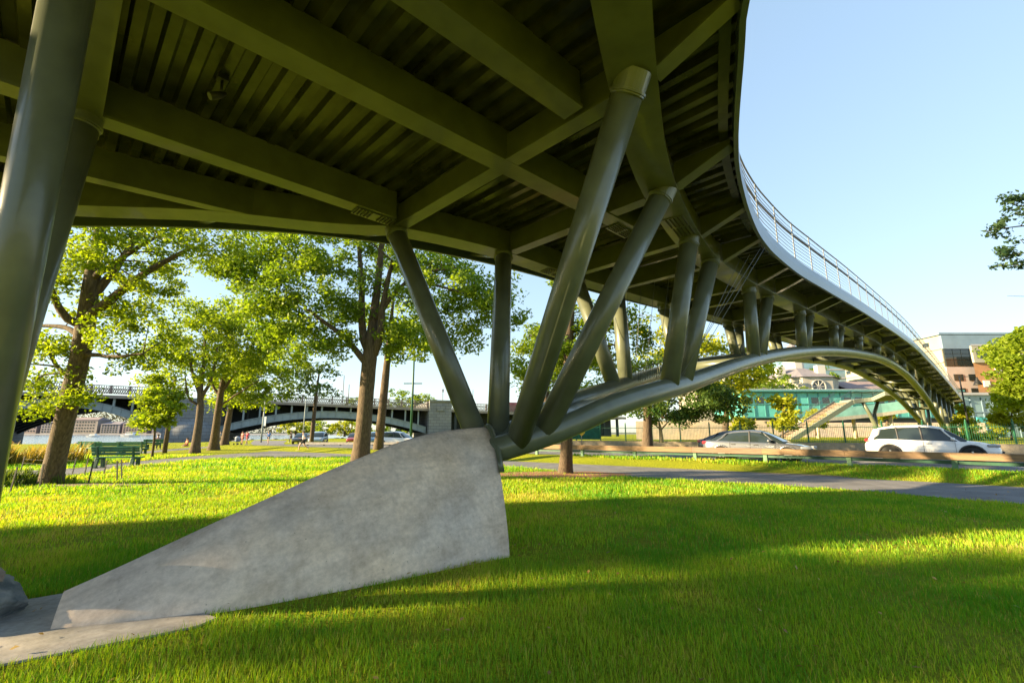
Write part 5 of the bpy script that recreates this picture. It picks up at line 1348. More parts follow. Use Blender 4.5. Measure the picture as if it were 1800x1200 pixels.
# ================================================================== OLD ARCH BRIDGE OVER THE RIVER
OX, OY = -101.75, 109.9
def LB(s, d, z): return (OX + .94 * s - .34 * d, OY + .34 * s + .94 * d, z)
def ztop(s): return 12.9 - .0267 * max(s, -4)
lf = empty('arch_bridge', LB(55, 0, 0), 'old steel arch road bridge with granite piers crossing the river behind the trees', 'bridge')
def slab(name, s0, s1, d0, d1, zf0, zf1, m, parent=lf, n=1):
    mb = MB()
    for i in range(n):
        a, b = s0 + (s1 - s0) * i / n, s0 + (s1 - s0) * (i + 1) / n
        mb.add([LB(a, d0, zf0(a)), LB(b, d0, zf0(b)), LB(b, d1, zf0(b)), LB(a, d1, zf0(a)), LB(a, d0, zf1(a)), LB(b, d0, zf1(b)), LB(b, d1, zf1(b)), LB(a, d1, zf1(a))],
               [(3, 2, 1, 0), (4, 5, 6, 7), (0, 1, 5, 4), (1, 2, 6, 5), (2, 3, 7, 6), (3, 0, 4, 7)])
    return mb.build(name, m, parent)
slab('deck', -75, 150, -.5, 32, lambda s: ztop(s) - 2.75, lambda s: ztop(s) - 2.3, M['bridge_shade'], n=4)
slab('cornice', -75, 150, -1.0, -.5, lambda s: ztop(s) - 2.85, lambda s: ztop(s) - 2.1, M['cornice'], n=4)
def parapet(s0, s1):
    mb = MB(); zt = ztop
    for s_, e_ in ((.12, .0), (1.0, .9), (2.1, 2.0)): pass
    for zo in (-.08, -.75, -1.95):
        P_ = [LB(s0 + (s1 - s0) * i / 6, -.85, zt(s0 + (s1 - s0) * i / 6) + zo) for i in range(7)]
        for i in range(6): mb.bar(P_[i], P_[i + 1], .22, .16)
    s = s0
    while s < s1:
        mb.box(LB(s, -.85, zt(s) - 1.0), (.42, .42, 2.1), rz=.347)
        for k in range(1, 8):
            q = s + k * 3.8 / 8; mb.bar(LB(q - .22, -.85, zt(q) - 1.9), LB(q + .22, -.85, zt(q) - .8), .16, .16, up=(0, 1, 0)); mb.bar(LB(q + .22, -.85, zt(q) - 1.9), LB(q - .22, -.85, zt(q) - .8), .10, .10, up=(0, 1, 0))
            mb.box(LB(q, -.85, zt(q) - .42), (.12, .12, .7), rz=.347)
        s += 3.8
    return mb.build('parapet', M['sandstone'], lf)
parapet(-45, 16); parapet(28, 81.5); parapet(88, 146)
def arch(s0, s1, zc, zs, name='arch_rib'):
    mid, hw = (s0 + s1) / 2, (s1 - s0) / 2; zi = lambda s: zc - (zc - zs) * ((s - mid) / hw) ** 2
    nseg = 40
    for j, d in enumerate([0] + [3.2 * k for k in range(1, 10)]):
        mb = MB(); th = .35 if j == 0 else .5
        S_ = [s0 + (s1 - s0) * i / nseg for i in range(nseg + 1)]; t = 1.75
        vs = []
        for s in S_: vs += [LB(s, d, zi(s)), LB(s, d, zi(s) + t), LB(s, d + th, zi(s) + t), LB(s, d + th, zi(s))]
        mb.add(vs, [(4 * i + k, 4 * i + (k + 1) % 4, 4 * i + 4 + (k + 1) % 4, 4 * i + 4 + k) for i in range(nseg) for k in range(4)] + [(0, 1, 2, 3), tuple(4 * nseg + k for k in (3, 2, 1, 0))])
        if j == 0:                                                     # riveted stiffeners on the face rib
            s = s0 + 1
            while s < s1: mb.bar(LB(s, -.05, zi(s) + .02), LB(s, -.05, zi(s) + t - .02), .12, .12, up=(0, 1, 0)); s += 1.9
            for e in (.0, t): 
                for i in range(nseg): mb.bar(LB(S_[i], -.06, zi(S_[i]) + e), LB(S_[i + 1], -.06, zi(S_[i + 1]) + e), .3, .14)
        mb.build(name, M['bridge_grey'] if j == 0 else M['bridge_shade'], lf)
    mb = MB(); vs = []
    for s in S_: vs += [LB(s, .35, zi(s) + 1.3), LB(s, 31.5, zi(s) + 1.3)]
    mb.add(vs, [(2 * i, 2 * i + 1, 2 * i + 3, 2 * i + 2) for i in range(nseg)], 0, True); mb.build('arch_soffit', M['bridge_shade'], lf)  # sheet between the ribs carries the shade in its dark colour
    s = s0 + 1.2
    while s < s1:
        zb, zt = zi(s) + 1.7, ztop(s) - 2.75
        if zt - zb > .4:
            mb = MB(); mb.box(LB(s, .15, (zb + zt) / 2), (.42, .42, zt - zb), rz=.347); mb.build('spandrel_column', M['bridge_grey'], lf)
            if s % 7.6 < 3.8:
                mb = MB(); mb.box(LB(s, 6.5, (zb + zt) / 2), (.5, .5, zt - zb), rz=.347); mb.build('inner_column', M['bridge_shade'], lf)
        s += 3.8
    mb = MB(); vs = []
    for s in S_: vs += [LB(s, 12, zi(s) + 1.3), LB(s, 12, ztop(s) - 2.7)]
    mb.add(vs, [(2 * i, 2 * i + 1, 2 * i + 3, 2 * i + 2) for i in range(nseg)]); mb.build('spandrel_shade', M['bridge_shade'], lf)  # dark sheet added to stand for the shade behind the spandrel columns
arch(-26.5, 16.2, 7.6, 1.1); arch(28.1, 81, 5.6, 1.4)
arch(-82, -38.7, 7.6, 1.1)
for (s0, s1) in ((16.2, 28.1), (-38.7, -26.5)):
    mb = MB(); c = LB((s0 + s1) / 2, 15, 4.0); mb.box((c[0], c[1], 4.0), (s1 - s0 - .1, 34, 12.2), rz=math.atan2(.34, .94)); mb.build('pier', M['granite'], lf)
    mb = MB(); c = LB((s0 + s1) / 2, -1.5, -2.2); mb.lathe(c, [(5.9, 0), (5.7, 3.2), (5.5, 4.4), (4.9, 5.2), (3.4, 6.2), (1.6, 6.9), (.2, 7.1)], n=28); mb.build('cutwater', M['granite'], lf)
mb = MB(); c = LB(84.8, 14, 5.3); mb.box((c[0], c[1], 5.25), (6.6, 33, 10.9), rz=math.atan2(.34, .94)); mb.build('abutment', M['granite'], lf)
mb = MB(); c = LB(84.8, -2.7, 8.6); mb.box(c, (2.2, .3, 1.5), rz=math.atan2(.34, .94)); c = LB(84.8, -2.7, 10.8); mb.box(c, (6.8, .5, .4), rz=math.atan2(.34, .94)); mb.build('abutment_crest', M['granite'], lf)
for k in range(12):
    s = 90 + k * 5.2; mb = MB(); mb.box(LB(s, .5, (ztop(s) - 2.8) / 2), (.7, .7, ztop(s) - 2.8), rz=.347); mb.build('viaduct_column', M['bridge_shade'], lf)
slab('viaduct_wall', 88.3, 150, 9, 9.6, lambda s: 0, lambda s: ztop(s) - 2.8, M['bridge_shade'])  # dark backing sheet added for the shade between the viaduct columns
for (px, s_h, kind, lab) in [(603, 8.5, 0, 'tall thin pole on the old bridge, left one of the pair near the big trunk'), (613, 6.0, 0, 'shorter thin pole on the old bridge, right one of the pair near the big trunk'), (779, 5.2, 1, 'lantern lamp standing on the granite abutment of the old bridge'), (832, 6.6, 0, 'slender lamp pole on the old bridge between the two left struts')]:
    u = (px - 900) / 800; s = (101.75 + u * 110) / (.94 - u * .333); q = LB(s, .5, ztop(s) - 2.3)
    pole('bridge_lamp', q, s_h, .12, lab, 'lamp', M['iron'], lantern=kind)
def train(px0, px1, label, m):
    sx = lambda px: ((101.75 + (px - 900) / 800 * 118) / (.94 - (px - 900) / 800 * .333))
    s0, s1 = sx(px0), sx(px1); c = LB((s0 + s1) / 2, 8, 0); z = ztop(s0) - 2.2
    root = empty('train_car', (c[0], c[1], z), label, 'train'); mb = MB(); mb.box((c[0], c[1], z + 2.1), (s1 - s0, 2.9, 3.0), rz=.347); mb.build('body', m, root, bevel=.15)
    mb = MB(); mb.box((c[0] + .02, c[1] - 1.42, z + 2.5), (s1 - s0 - 1, .12, .9), rz=.347); mb.build('window_band', M['car_glass'], root)
    mb = MB(); mb.box((c[0], c[1], z + .35), (s1 - s0 - 2, 2.2, .6), rz=.347); mb.build('bogie', M['iron'], root)
train(884, 990, 'red and white train crossing the old bridge behind the upright struts', mat('red_train_paint', (.34, .10, .09), var=.2, scale=.6))
q = LB(103.5, -.2, 0); mb = MB(); mb.box((q[0], q[1], ztop(103) - .9), (4.6, .25, 2.6), rz=.347); tag(mb.build('screen_panel', mat('teal_panel', (.05, .24, .26), var=.2, scale=1)), 'teal construction screen on the old bridge parapet between the left struts', 'screen')

# far shore: buildings, woods, boats
rg = random.Random(21)
FC = [mat('hazy_brick_%d' % i, c, rough=.9, var=.15, scale=.08) for i, c in enumerate([(.23, .18, .19), (.21, .19, .22), (.25, .215, .205), (.19, .175, .20)])]  # distance haze is mixed into these wall colours
x = -700.0; i = 0
labs = ['hazy brown brick building on the far bank', ]
while x < -440:
    w_ = rg.uniform(22, 44); h = rg.uniform(13, 25); root = empty('far_building', (x + w_ / 2, 668, 0), 'hazy low building in the pinkish row across the river', 'building', 'hazy buildings along the far river bank')
    mb = MB(); mb.box((x + w_ / 2, 668, h / 2), (w_, 22, h)); mb.build('wall', FC[i % 4], root)
    mb = MB()
    mb.add([(x - .5, 656, h), (x + w_ + .5, 656, h), (x + w_ + .5, 680, h), (x - .5, 680, h), (x + 4, 668, h + 4), (x + w_ - 4, 668, h + 4)], [(0, 1, 5, 4), (2, 3, 4, 5), (1, 2, 5), (3, 0, 4), (3, 2, 1, 0)]); mb.build('roof', FC[(i + 2) % 4], root)
    for r_ in range(4):
        mb = MB()
        for k in range(int(w_ / 4)): mb.box((x + 2.5 + k * 4, 656.9, h * (.18 + .22 * r_)), (1.6, .3, 2.0))
        mb.build('window_row', M['car_glass'], root)
    x += w_ + rg.uniform(1, 9); i += 1
fw = []
for k in range(620): fw.append((rg.uniform(-900, -300), rg.uniform(690, 730), rg.uniform(2, 32)))
C = np.repeat(np.array(fw), 24, 0) + RNG.normal(size=(620 * 24, 3)) * np.array([5, 4, 3.0]); C[:, 2] = np.maximum(C[:, 2], .5)
nn = RNG.normal(size=C.shape); nn /= np.linalg.norm(nn, axis=1)[:, None]
fo = leaves_mesh('far_wood', C, nn, RNG.uniform(2, 4, len(C)), RNG.random(len(C)), leaf_mat('hazy_leaf', (.10, .12, .10), (.17, .17, .13), .2), None); tag(fo, 'hazy belt of trees behind the buildings on the far bank', 'trees', kind='stuff')  # leaf colours greyed to imitate distance haze
def boat(px, Z, L, label):
    q = gz(px, 764, Z); c = Vector((q[0], q[1], -1.6)); root = empty('motor_boat', c, label, 'boat'); mb = MB(); S_ = [-.5, -.3, 0, .3, .45, .5]; W_ = [.16, .18, .19, .14, .05, .01]; vs = []
    for s, w in zip(S_, W_): vs += [c + Vector((s * L, -w * L, L * .13 + L * .05 * max(0, s))), c + Vector((s * L, -w * L * .6, 0)), c + Vector((s * L, w * L * .6, 0)), c + Vector((s * L, w * L, L * .13 + L * .05 * max(0, s)))]
    mb.add(vs, [(4 * i + k, 4 * i + (k + 1) % 4, 4 * i + 4 + (k + 1) % 4, 4 * i + 4 + k) for i in range(5) for k in range(4)] + [(0, 1, 2, 3), (23, 22, 21, 20)]); mb.build('hull', mat('boat_white', (.75, .75, .76), var=.03), root)
    mb = MB(); mb.box(c + Vector((-.05 * L, 0, L * .19)), (L * .45, L * .24, L * .13), taper=.85); mb.build('cabin', mat('boat_white2', (.7, .71, .73), var=.03), root)
    mb = MB(); mb.box(c + Vector((-.05 * L, -L * .118, L * .20)), (L * .36, L * .012, L * .05)); mb.build('window', M['car_glass'], root)
boat(165, 330, 9, 'small white motor boat moored near the far bank, left of the two under the arch')
boat(231, 330, 13, 'longer white boat on the water under the arch, right of the small one')
boat(122, 330, 7, 'white boat showing just left of the leaning tree trunk base')
# trees beyond the old bridge
def fartree(px, Z, zc, rx, rz, lm, label, n=40, ls=.8, zb=0.0, cr=2.2):
    q = gz(px, 760, Z); tree('background_tree', label, [(q[0], q[1], zb), (q[0], q[1], zc * .6), (q[0] + .3, q[1], zc)], [.45, .36, .12], [((q[0], q[1], zc), (rx, rx * .8, rz), n, .4)], lm, ls, 80, cr, flare=1.2, group='trees beyond the old bridge')
fartree(705, 215, 15, 9, 8, 'leaf_a', 'leafy tree top above the old bridge parapet just right of the second trunk')
fartree(738, 210, 14, 6.5, 6.5, 'leaf_y', 'lighter tree top above the parapet behind the green pole')
fartree(764, 225, 13.5, 5.5, 5, 'leaf_a', 'small tree top above the parapet just left of the granite abutment')
fartree(618, 220, 12, 6, 6, 'leaf_a', 'tree top above the parapet just left of the big forked trunk')
for i, (px, w_, lm) in enumerate([(520, 7, 'leaf_yy'), (566, 7, 'leaf_y'), (606, 7, 'leaf_yy'), (650, 8, 'leaf_y'), (704, 7, 'leaf_a'), (748, 6, 'leaf_a')]):
    fartree(px, 182 - i * 2, 3.4, w_, 2.8, lm, ['low sunlit tree seen under the arch at its left', 'sunny bush-like tree under the crown of the arch', 'low bright tree under the arch, left of the big forked trunk', 'low green tree under the arch behind the big forked trunk', 'green tree under the right haunch of the arch', 'dark green tree beside the granite abutment base'][i], 26, .8, cr=1.8)

# ================================================================== STAIR AND RAMP AT THE FAR END
stw = empty('bridge_stair', (38, 56, .72), 'steel stairway with mesh railings climbing to the far end of the footbridge', 'staircase')
P0 = Vector(gz(1392, 774, 56)); P1 = Vector(gz(1500, 706, 57.5)); mat_teal = mat('teal_glass_rail', (.20, .42, .40), rough=.3, var=.15, scale=1)
dv = (P1 - P0); hd = Vector((dv.x, dv.y, 0)).normalized(); sd = Vector((-hd.y, hd.x, 0))
for s_ in (0, 3.0):
    mb = MB(); mb.bar(P0 + sd * s_, P1 + sd * s_, .14, .55); mb.build('stringer', mat('stair_steel', (.17, .20, .165), var=.1) if s_ == 0 else M['steel'], stw)
mb = MB(); nst = 26
for i in range(nst): mb.box(P0.lerp(P1, (i + .5) / nst) + sd * 1.5 + Vector((0, 0, .05)), (.34, 2.85, .06), rz=math.atan2(hd.y, hd.x))
mb.build('treads', mat('stair_tread', (.36, .27, .2), var=.15), stw)
mb = MB()
for s_ in (.1, 2.9):
    for hz_ in (1.15, .95): mb.tube([P0 + sd * s_ + Vector((0, 0, hz_ + .25)), P1 + sd * s_ + Vector((0, 0, hz_ + .25))], .03, n=6)
    for i in range(13): q = P0.lerp(P1, i / 12) + sd * s_; mb.bar(q + Vector((0, 0, .2)), q + Vector((0, 0, 1.4)), .04, .06)
    for j in range(5): mb.tube([P0 + sd * s_ + Vector((0, 0, .4 + .17 * j)), P1 + sd * s_ + Vector((0, 0, .4 + .17 * j))], .008, n=4, caps=False)
mb.build('stair_railing', M['galv'], stw)
lpts = [P1, P1 + hd * 1.2 + Vector((0, 0, .2)), P1 + hd * 2.4 + Vector((0, -.5, .35)), Vector((45.2, 55.2, 6.2))]
lq = []
PP = np.array([tuple(p) for p in lpts]); dd = np.r_[0, np.cumsum(np.linalg.norm(np.diff(PP, axis=0), axis=1))]; fx = [spl(dd, PP[:, k]) for k in range(3)]
lq = [tuple(f(dd[-1] * i / 14) for f in fx) for i in range(15)]
mb = MB(); mb.sweep([(p[0], p[1], p[2] - .1) for p in lq], [(.1, -.15), (.1, .35), (-2.2, .35), (-2.2, -.15)]); mb.build('landing', mat('stair_steel2', (.20, .22, .18), var=.1), stw)
mb = MB()
for i in range(0, 15, 2): q = Vector(lq[i]); mb.bar(q, q + Vector((0, 0, 1.6)), .05, .06)
for hz_ in (.5, .75, 1.0, 1.25, 1.55): mb.tube([(p[0], p[1], p[2] + hz_) for p in lq], .02, n=5)
mb.build('landing_railing', M['galv'], stw)
cb = Vector(gz(1541, 760, 57)); cb.z = .7
for (dx, dy, nm) in ((-.9, 0, 'y_column'), (.9, .6, 'y_column')):
    mb = MB(); mb.tube([cb, cb + Vector((0, 0, 1.8)), cb + Vector((dx * .6, dy, 3.2)), cb + Vector((dx * 1.5, dy, 5.0))], [.30, .28, .22, .18], n=12); mb.build(nm, M['steel'], stw)
rp_ = empty('access_ramp', gz(1600, 730, 66), 'low curving concrete ramp with a teal glass railing passing behind the arch foot', 'ramp')
rq = [gz(1425, 738, 66), gz(1480, 735, 66), gz(1550, 728, 66), gz(1600, 721, 65.5), gz(1645, 713, 65)]
mb = MB(); mb.sweep(rq, [(.2, -.25), (.2, .25), (-3, .25), (-3, -.25)]); mb.build('ramp_slab', mat('ramp_concrete', (.36, .35, .31), var=.1), rp_)
mb = MB(); mb.sweep([(p[0], p[1], p[2] + .25) for p in rq], [(.12, 0), (.18, 0), (.18, 1.25), (.12, 1.25)]); mb.build('glass_railing', mat_teal, rp_)
for t in (.1, .4, .7, .95):
    q = Vector(rq[0]).lerp(Vector(rq[-1]), t); mb = MB(); mb.tube([(q.x, q.y + 1.5, .7), (q.x, q.y + 1.5, q.z - .1)], .25, n=10); mb.build('support_column', M['concrete'], rp_)

# ================================================================== BUILDINGS ON THE RIGHT
def station():
    Y = 88.0; X0, X1 = 44.0, 86.0; root = empty('station_hall', ((X0 + X1) / 2, Y, .7), 'long elevated station hall clad in teal panels behind the stair', 'building')
    TE = mat('teal_cladding', (.10, .40, .38), rough=.4, var=.12, scale=.4); TD = mat('teal_frame', (.06, .21, .22), rough=.4)
    mb = MB(); mb.box(((X0 + X1) / 2, Y + 6, 6.75), (X1 - X0, 12, 4.9)); mb.build('wall', TE, root)
    mb = MB(); mb.box(((X0 + X1) / 2, Y + 5.8, 9.4), (X1 - X0 + 1.2, 13.2, .35)); mb.build('roof', TD, root)
    mb = MB(); mb.box(((X0 + X1) / 2, Y + 5.8, 9.75), (X1 - X0 - 2, 8, .4)); mb.build('roof_ridge', mat('grey_roof', (.4, .42, .44)), root)
    k = X0 + .3
    mb = MB()
    while k < X1: mb.box((k, Y - .06, 6.75), (.16, .14, 4.9)); k += 2.1
    for z in (4.4, 6.9, 9.1): mb.box(((X0 + X1) / 2, Y - .075, z), (X1 - X0, .16, .18))
    mb.build('mullions', TD, root)
    k = X0 + 1.6; j = 0
    while k < X1 - 1:
        mb = MB(); mb.box((k, Y - .05, 7.6), (1.3, .1, 1.1)); mb.build('window', M['car_glass'], root)
        k += 4.2 if j % 2 else 2.1; j += 1
    mb = MB(); mb.box(((X0 + X1) / 2, Y + 6, 3.85), (X1 - X0, 11, .85)); mb.build('gap_shade_box', M['bridge_shade'], root)  # dark box added to stand for the shaded gap under the hall
    mb = MB(); mb.box(((X0 + X1) / 2 - 3, Y + 3, 2.05), (X1 - X0 + 14, 6, 2.7)); mb.build('viaduct_wall', M['concrete'], root)
station()
def hotel():
    c = Vector((72.4, 116, .5)); root = empty('octagon_building', c, 'grey granite building with a slate hipped octagonal roof and pale cupola', 'building')
    GR = mat('sunny_granite', (.40, .37, .32), rough=.85, var=.12, scale=.6, bump=.2, bscale=3); SL = mat('slate_roof', (.20, .18, .20), rough=.8, var=.12, scale=1.5); WH = mat('white_render', (.48, .46, .43), var=.05); RR = mat('reddish_slate', (.25, .18, .17), rough=.8, var=.12, scale=1.5)
    def octo(r, a0=pi / 8): return [(c.x + r * math.cos(a0 + k * pi / 4), c.y + r * math.sin(a0 + k * pi / 4)) for k in range(8)]
    mb = MB(); mb.poly(octo(9.2), .5, 14.6); mb.build('wall', GR, root)
    mb = MB(); A_, B_ = octo(9.9), octo(2.6); mb.add([(p[0], p[1], 14.5) for p in A_] + [(p[0], p[1], 17.4) for p in B_], [(k, (k + 1) % 8, 8 + (k + 1) % 8, 8 + k) for k in range(8)] + [tuple(range(8))[::-1], tuple(range(8, 16))]); rf = mb.build('roof', SL, root)
    mb = MB(); mb.poly(octo(2.3), 17.3, 21.5); mb.build('cupola', WH, root)
    mb = MB(); A_ = octo(2.9); mb.add([(p[0], p[1], 21.4) for p in A_] + [(c.x, c.y, 24.5)], [(k, (k + 1) % 8, 8) for k in range(8)] + [tuple(range(8))[::-1]]); mb.build('cupola_roof', SL, root)
    for an in (-2.6, -1.2): 
        mb = MB(); mb.box((c.x + 6.6 * math.cos(an), c.y + 6.6 * math.sin(an), 15.9), (1.9, 1.4, 3.3)); mb.build('chimney', WH, rf)
    for s, L_ in ((-1, 20), (1, 22)):
        mb = MB(); mb.box((c.x + s * (8 + L_ / 2), c.y, 6.2), (L_, 12, 11.4)); mb.build('wing', GR, root)
        mb = MB(); xa, xb = c.x + s * 8, c.x + s * (8 + L_); ya, yb = c.y - 6.5, c.y + 6.5
        mb.add([(xa, ya, 11.9), (xb, ya, 11.9), (xb, yb, 11.9), (xa, yb, 11.9), (xa, c.y, 14.3), (xb - s * 5, c.y, 14.3)], [(0, 1, 5, 4), (2, 3, 4, 5), (1, 2, 5), (3, 2, 1, 0)]); mb.build('wing_roof', RR if s > 0 else SL, root)
        for k in range(4):
            mb = MB(); mb.box((c.x + s * (9.8 + k * 4.4), c.y - 6.02, 8), (1.3, .2, 3.6)); mb.build('window', M['car_glass'], root)
        mb = MB(); mb.box((c.x + s * (8 + L_ * .55), c.y - 3, 14.0), (1.5, 1.2, 3.0)); mb.build('chimney', WH, root)
    d = Vector((math.cos(-pi / 2 - .0), math.sin(-pi / 2), 0)); q = c + d * 8.52
    mb = MB(); mb.tube([(q.x, q.y + .1, 12.2), (q.x, q.y - .12, 12.2)], 1.5, n=20); w_ = mb.build('round_window', M['car_glass'], root)
    mb = MB()
    for k in range(20):
        a0, a1 = 2 * pi * k / 20, 2 * pi * (k + 1) / 20; mb.bar((q.x + 1.6 * math.cos(a0), q.y - .12, 12.2 + 1.6 * math.sin(a0)), (q.x + 1.6 * math.cos(a1), q.y - .12, 12.2 + 1.6 * math.sin(a1)), .2, .3, up=(0, 1, 0))
    for k in range(4): an = pi * k / 4; mb.bar((q.x - 1.5 * math.cos(an), q.y - .15, 12.2 - 1.5 * math.sin(an)), (q.x + 1.5 * math.cos(an), q.y - .15, 12.2 + 1.5 * math.sin(an)), .14, .14, up=(0, 1, 0))
    mb.build('frame', WH, w_)
hotel()
def block(name, x0, x1, y0, y1, z, label, m, rows=(), cols=(), extra=None, cat='building', skew=False):
    root = empty(name, ((x0 + x1) / 2, (y0 + y1) / 2, .5), label, cat); mb = MB()
    sk = (y1 / y0 - 1) * ((x0 + x1) / 2) if skew else 0
    mb.poly([(x0, y0), (x1, y0), (x1 + sk, y1), (x0 + sk, y1)], .5, z); mb.build('wall', m, root); return root
BE = mat('beige_panel', (.36, .33, .26), rough=.7, var=.08, scale=.15); LG_ = mat('pale_panel', (.38, .37, .40), rough=.6, var=.06, scale=.3); BLU = mat('blue_grey_metal', (.16, .23, .30), rough=.4, var=.08, scale=.3)
hb = block('hospital_block', 163, 194, 170, 236, 38, 'large beige and glass hospital block rising beyond the far end of the deck', BE)
mb = MB(); mb.box((178.5, 169.6, 35.2), (31.2, 1.0, 5.2)); mb.build('metal_band', BLU, hb)
mb = MB(); mb.box((178.5, 203, 38.4), (32.5, 68, .8)); mb.build('roof', BLU, hb)
mb = MB(); mb.box((178.5, 169.7, 19), (31.1, .7, 13.4)); mb.build('pale_storey', LG_, hb)
for i in range(4):
    for j in range(3):
        mb = MB(); mb.box((164.9 + i * 3.1, 169.75, 27.2 + j * 2.35), (2.9, .6, 2.2)); mb.build('window', M['car_glass'], hb)
for i in range(2):
    for j in range(2): mb = MB(); mb.box((166.8 + i * 5.5, 169.45, 16.5 + j * 5.2), (3.4, .6, 2.4)); mb.build('window', M['car_glass'], hb)
for j in range(5):
    mb = MB(); mb.box((162.85, 203, 12 + j * 5.2), (.5, 66, .35)); mb.build('storey_line', mat('beige_line', (.36, .33, .27)), hb)
    for k in range(6): mb = MB(); mb.box((162.9, 176 + k * 10 + (j % 2) * 3, 14.4 + j * 5.2), (.3, 2.6, 1.5)); mb.build('window', M['car_glass'], hb)
BR = mat('orange_brick', (.40, .20, .095), rough=.85, var=.1, scale=.5)
bk = block('brick_tower', 151.5, 168, 148, 166, 29.5, 'orange brick tower with pale upper storey beside the hospital block', BR, skew=True)
mb = MB(); mb.box((159.75, 147.75, 26.8), (16.7, .7, 5.6)); mb.build('upper_storey', BE, bk)
mb = MB(); mb.poly([(151.2, 147.4), (168.3, 147.4), (188, 166), (171, 166)], 29.5, 30.1); mb.build('roof', LG_, bk)
for i in range(3): mb = MB(); mb.box((154.2 + i * 4.8, 147.5, 26.8), (3.2, .5, 2.6)); mb.build('window', M['car_glass'], bk)
for (i, j) in ((0, 0), (1, 0), (2, 0), (0, 1), (1, 1), (2, 1), (1, 2)): mb = MB(); mb.box((154.4 + i * 4.6, 147.85, 12.5 + j * 4.6), (1.9, .5, 2.0)); mb.build('window', mat('pale_blind', (.62, .6, .58), var=.05), bk)
gh_ = block('glass_hall', 109, 140, 112, 126, 10.5, 'low glazed hall with a flat roof at the foot of the brick tower', mat('hall_glass', (.16, .25, .27), rough=.12, var=.15, scale=.3, coat=1), skew=True)
mb = MB(); mb.poly([(108.5, 111), (140.8, 111), (157, 126), (124, 126)], 10.5, 11.1); mb.build('roof', LG_, gh_)
mb = MB()
for i in range(12): mb.box((109.3 + i * 2.7, 111.9, 5.2), (.16, .2, 9.6))
for z in (3.4, 6.4): mb.box((124.5, 111.88, z), (31, .2, .2))
mb.build('mullions', BLU, gh_)
mb = MB(); mb.box((113.5, 111.4, 4.4), (2.6, .3, 1.6)); tag(mb.build('hanging_sign', mat('teal_sign', (.05, .32, .33), var=.05)), 'small teal sign board on the front of the glazed hall', 'sign')
ob = block('office_block', 118, 140, 190, 215, 33, 'distant blue glass office block seen between the hotel cupola and trees', mat('blue_curtain_wall', (.14, .25, .32), rough=.15, var=.2, scale=.4, coat=1))
mb = MB()
for j in range(9): mb.box((129, 189.9, 3 + j * 3.5), (22, .3, .35))
mb.build('floor_bands', LG_, ob)
fartree(1456, 150, 17, 7, 7, 'leaf_a', 'tree behind the octagonal roof right of the cupola', 40, .7, cr=1.8)
fartree(1400, 100, 8, 6, 5, 'leaf_d', 'tree rising behind the teal station left of the octagonal building', 30, .6, cr=1.6)
fartree(1372, 105, 11, 7, 6, 'leaf_a', 'leafy tree left of the octagonal building above the teal station', 36, .6, cr=1.6)
fartree(1560, 70, 3.4, 1.7, 1.6, 'leaf_yy', 'small bright tree beneath the arch foot by the ramp', 14, .4, cr=.7)
for (px, w_) in ((1720, 3.2), (1660, 3.0)):
    q = gz(px, 764, 48); hm = tree('shrub', 'low green shrub behind the fence right of the arch foot' if px > 1700 else 'low green shrub behind the fence under the deck end', [(q[0], q[1], .7), (q[0], q[1], 1.3)], [.06, .04], [((q[0], q[1], 1.3), (w_, 1.0, .5), 26, .2)], 'leaf_a', .25, 70, .5, cat='shrub')
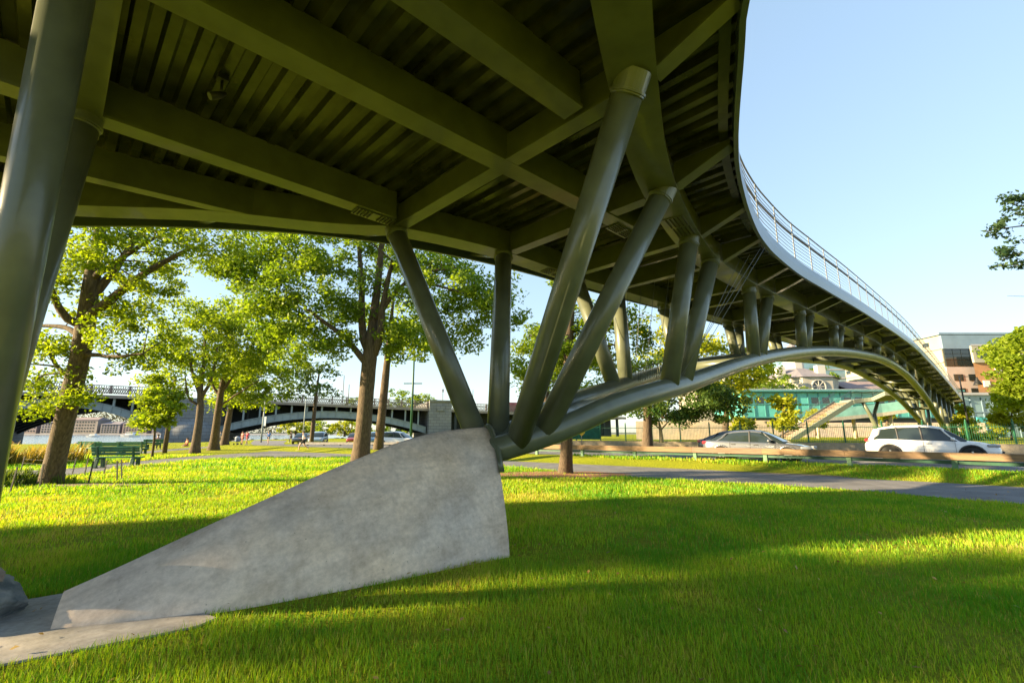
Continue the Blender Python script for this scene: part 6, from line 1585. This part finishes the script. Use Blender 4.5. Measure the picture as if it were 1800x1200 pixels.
# ================================================================== LIGHT, SKY, CAMERA
SUN_EL, SUN_AZ = 16.0, (-0.98, -0.20)
ed = Vector((SUN_AZ[0], SUN_AZ[1], 0)).normalized()
to_sun = Vector((ed.x * math.cos(R(SUN_EL)), ed.y * math.cos(R(SUN_EL)), math.sin(R(SUN_EL))))
sl = bpy.data.lights.new('sun', 'SUN'); sl.energy = 5.0; sl.angle = R(0.9); sl.color = (1.0, 0.78, 0.44)
so_ = bpy.data.objects.new('sun', sl); COL.objects.link(so_)
so_.rotation_euler = to_sun.to_track_quat('Z', 'Y').to_euler(); so_.location = (-30, -20, 40)
wd = bpy.data.worlds.new('World'); SC.world = wd; wd.use_nodes = True
nt = wd.node_tree; bg = nt.nodes['Background']
sk = nt.nodes.new('ShaderNodeTexSky'); sk.sky_type = 'NISHITA'; sk.sun_disc = False
sk.sun_elevation = R(SUN_EL); sk.sun_rotation = math.atan2(ed.x, ed.y)
sk.air_density = 1.0; sk.dust_density = 0.3; sk.ozone_density = 1.2; sk.altitude = 0
gm_ = nt.nodes.new('ShaderNodeGamma'); gm_.inputs['Gamma'].default_value = 0.42
hs_ = nt.nodes.new('ShaderNodeHueSaturation'); hs_.inputs['Saturation'].default_value = 1.3
mx_ = nt.nodes.new('ShaderNodeMix'); mx_.data_type = 'RGBA'; mx_.blend_type = 'MULTIPLY'; mx_.inputs['Factor'].default_value = 1; mx_.inputs[7].default_value = (0.945, 1.02, 1.075, 1)
nt.links.new(sk.outputs['Color'], gm_.inputs['Color']); nt.links.new(gm_.outputs['Color'], hs_.inputs['Color']); nt.links.new(hs_.outputs['Color'], mx_.inputs[6]); nt.links.new(mx_.outputs[2], bg.inputs['Color']); bg.inputs['Strength'].default_value = 0.15
cam = bpy.data.cameras.new('camera'); co = bpy.data.objects.new('camera', cam); COL.objects.link(co)
cam.sensor_width = 36; cam.lens = 16; cam.clip_start = 0.05; cam.clip_end = 5000
co.location = (0, 0, H); co.rotation_euler = (pi / 2 + PITCH, 0, 0)
SC.camera = co
SC.view_settings.view_transform = 'Standard'; SC.view_settings.look = 'None'
SC.view_settings.exposure = 2.1; SC.view_settings.gamma = 1.0
SC.cycles.use_denoising = True
SC.cycles.max_bounces = 8; SC.cycles.diffuse_bounces = 5; SC.cycles.glossy_bounces = 3; SC.cycles.transmission_bounces = 4
SC.cycles.caustics_reflective = False; SC.cycles.caustics_refractive = False
SC.cycles.sample_clamp_indirect = 6.0
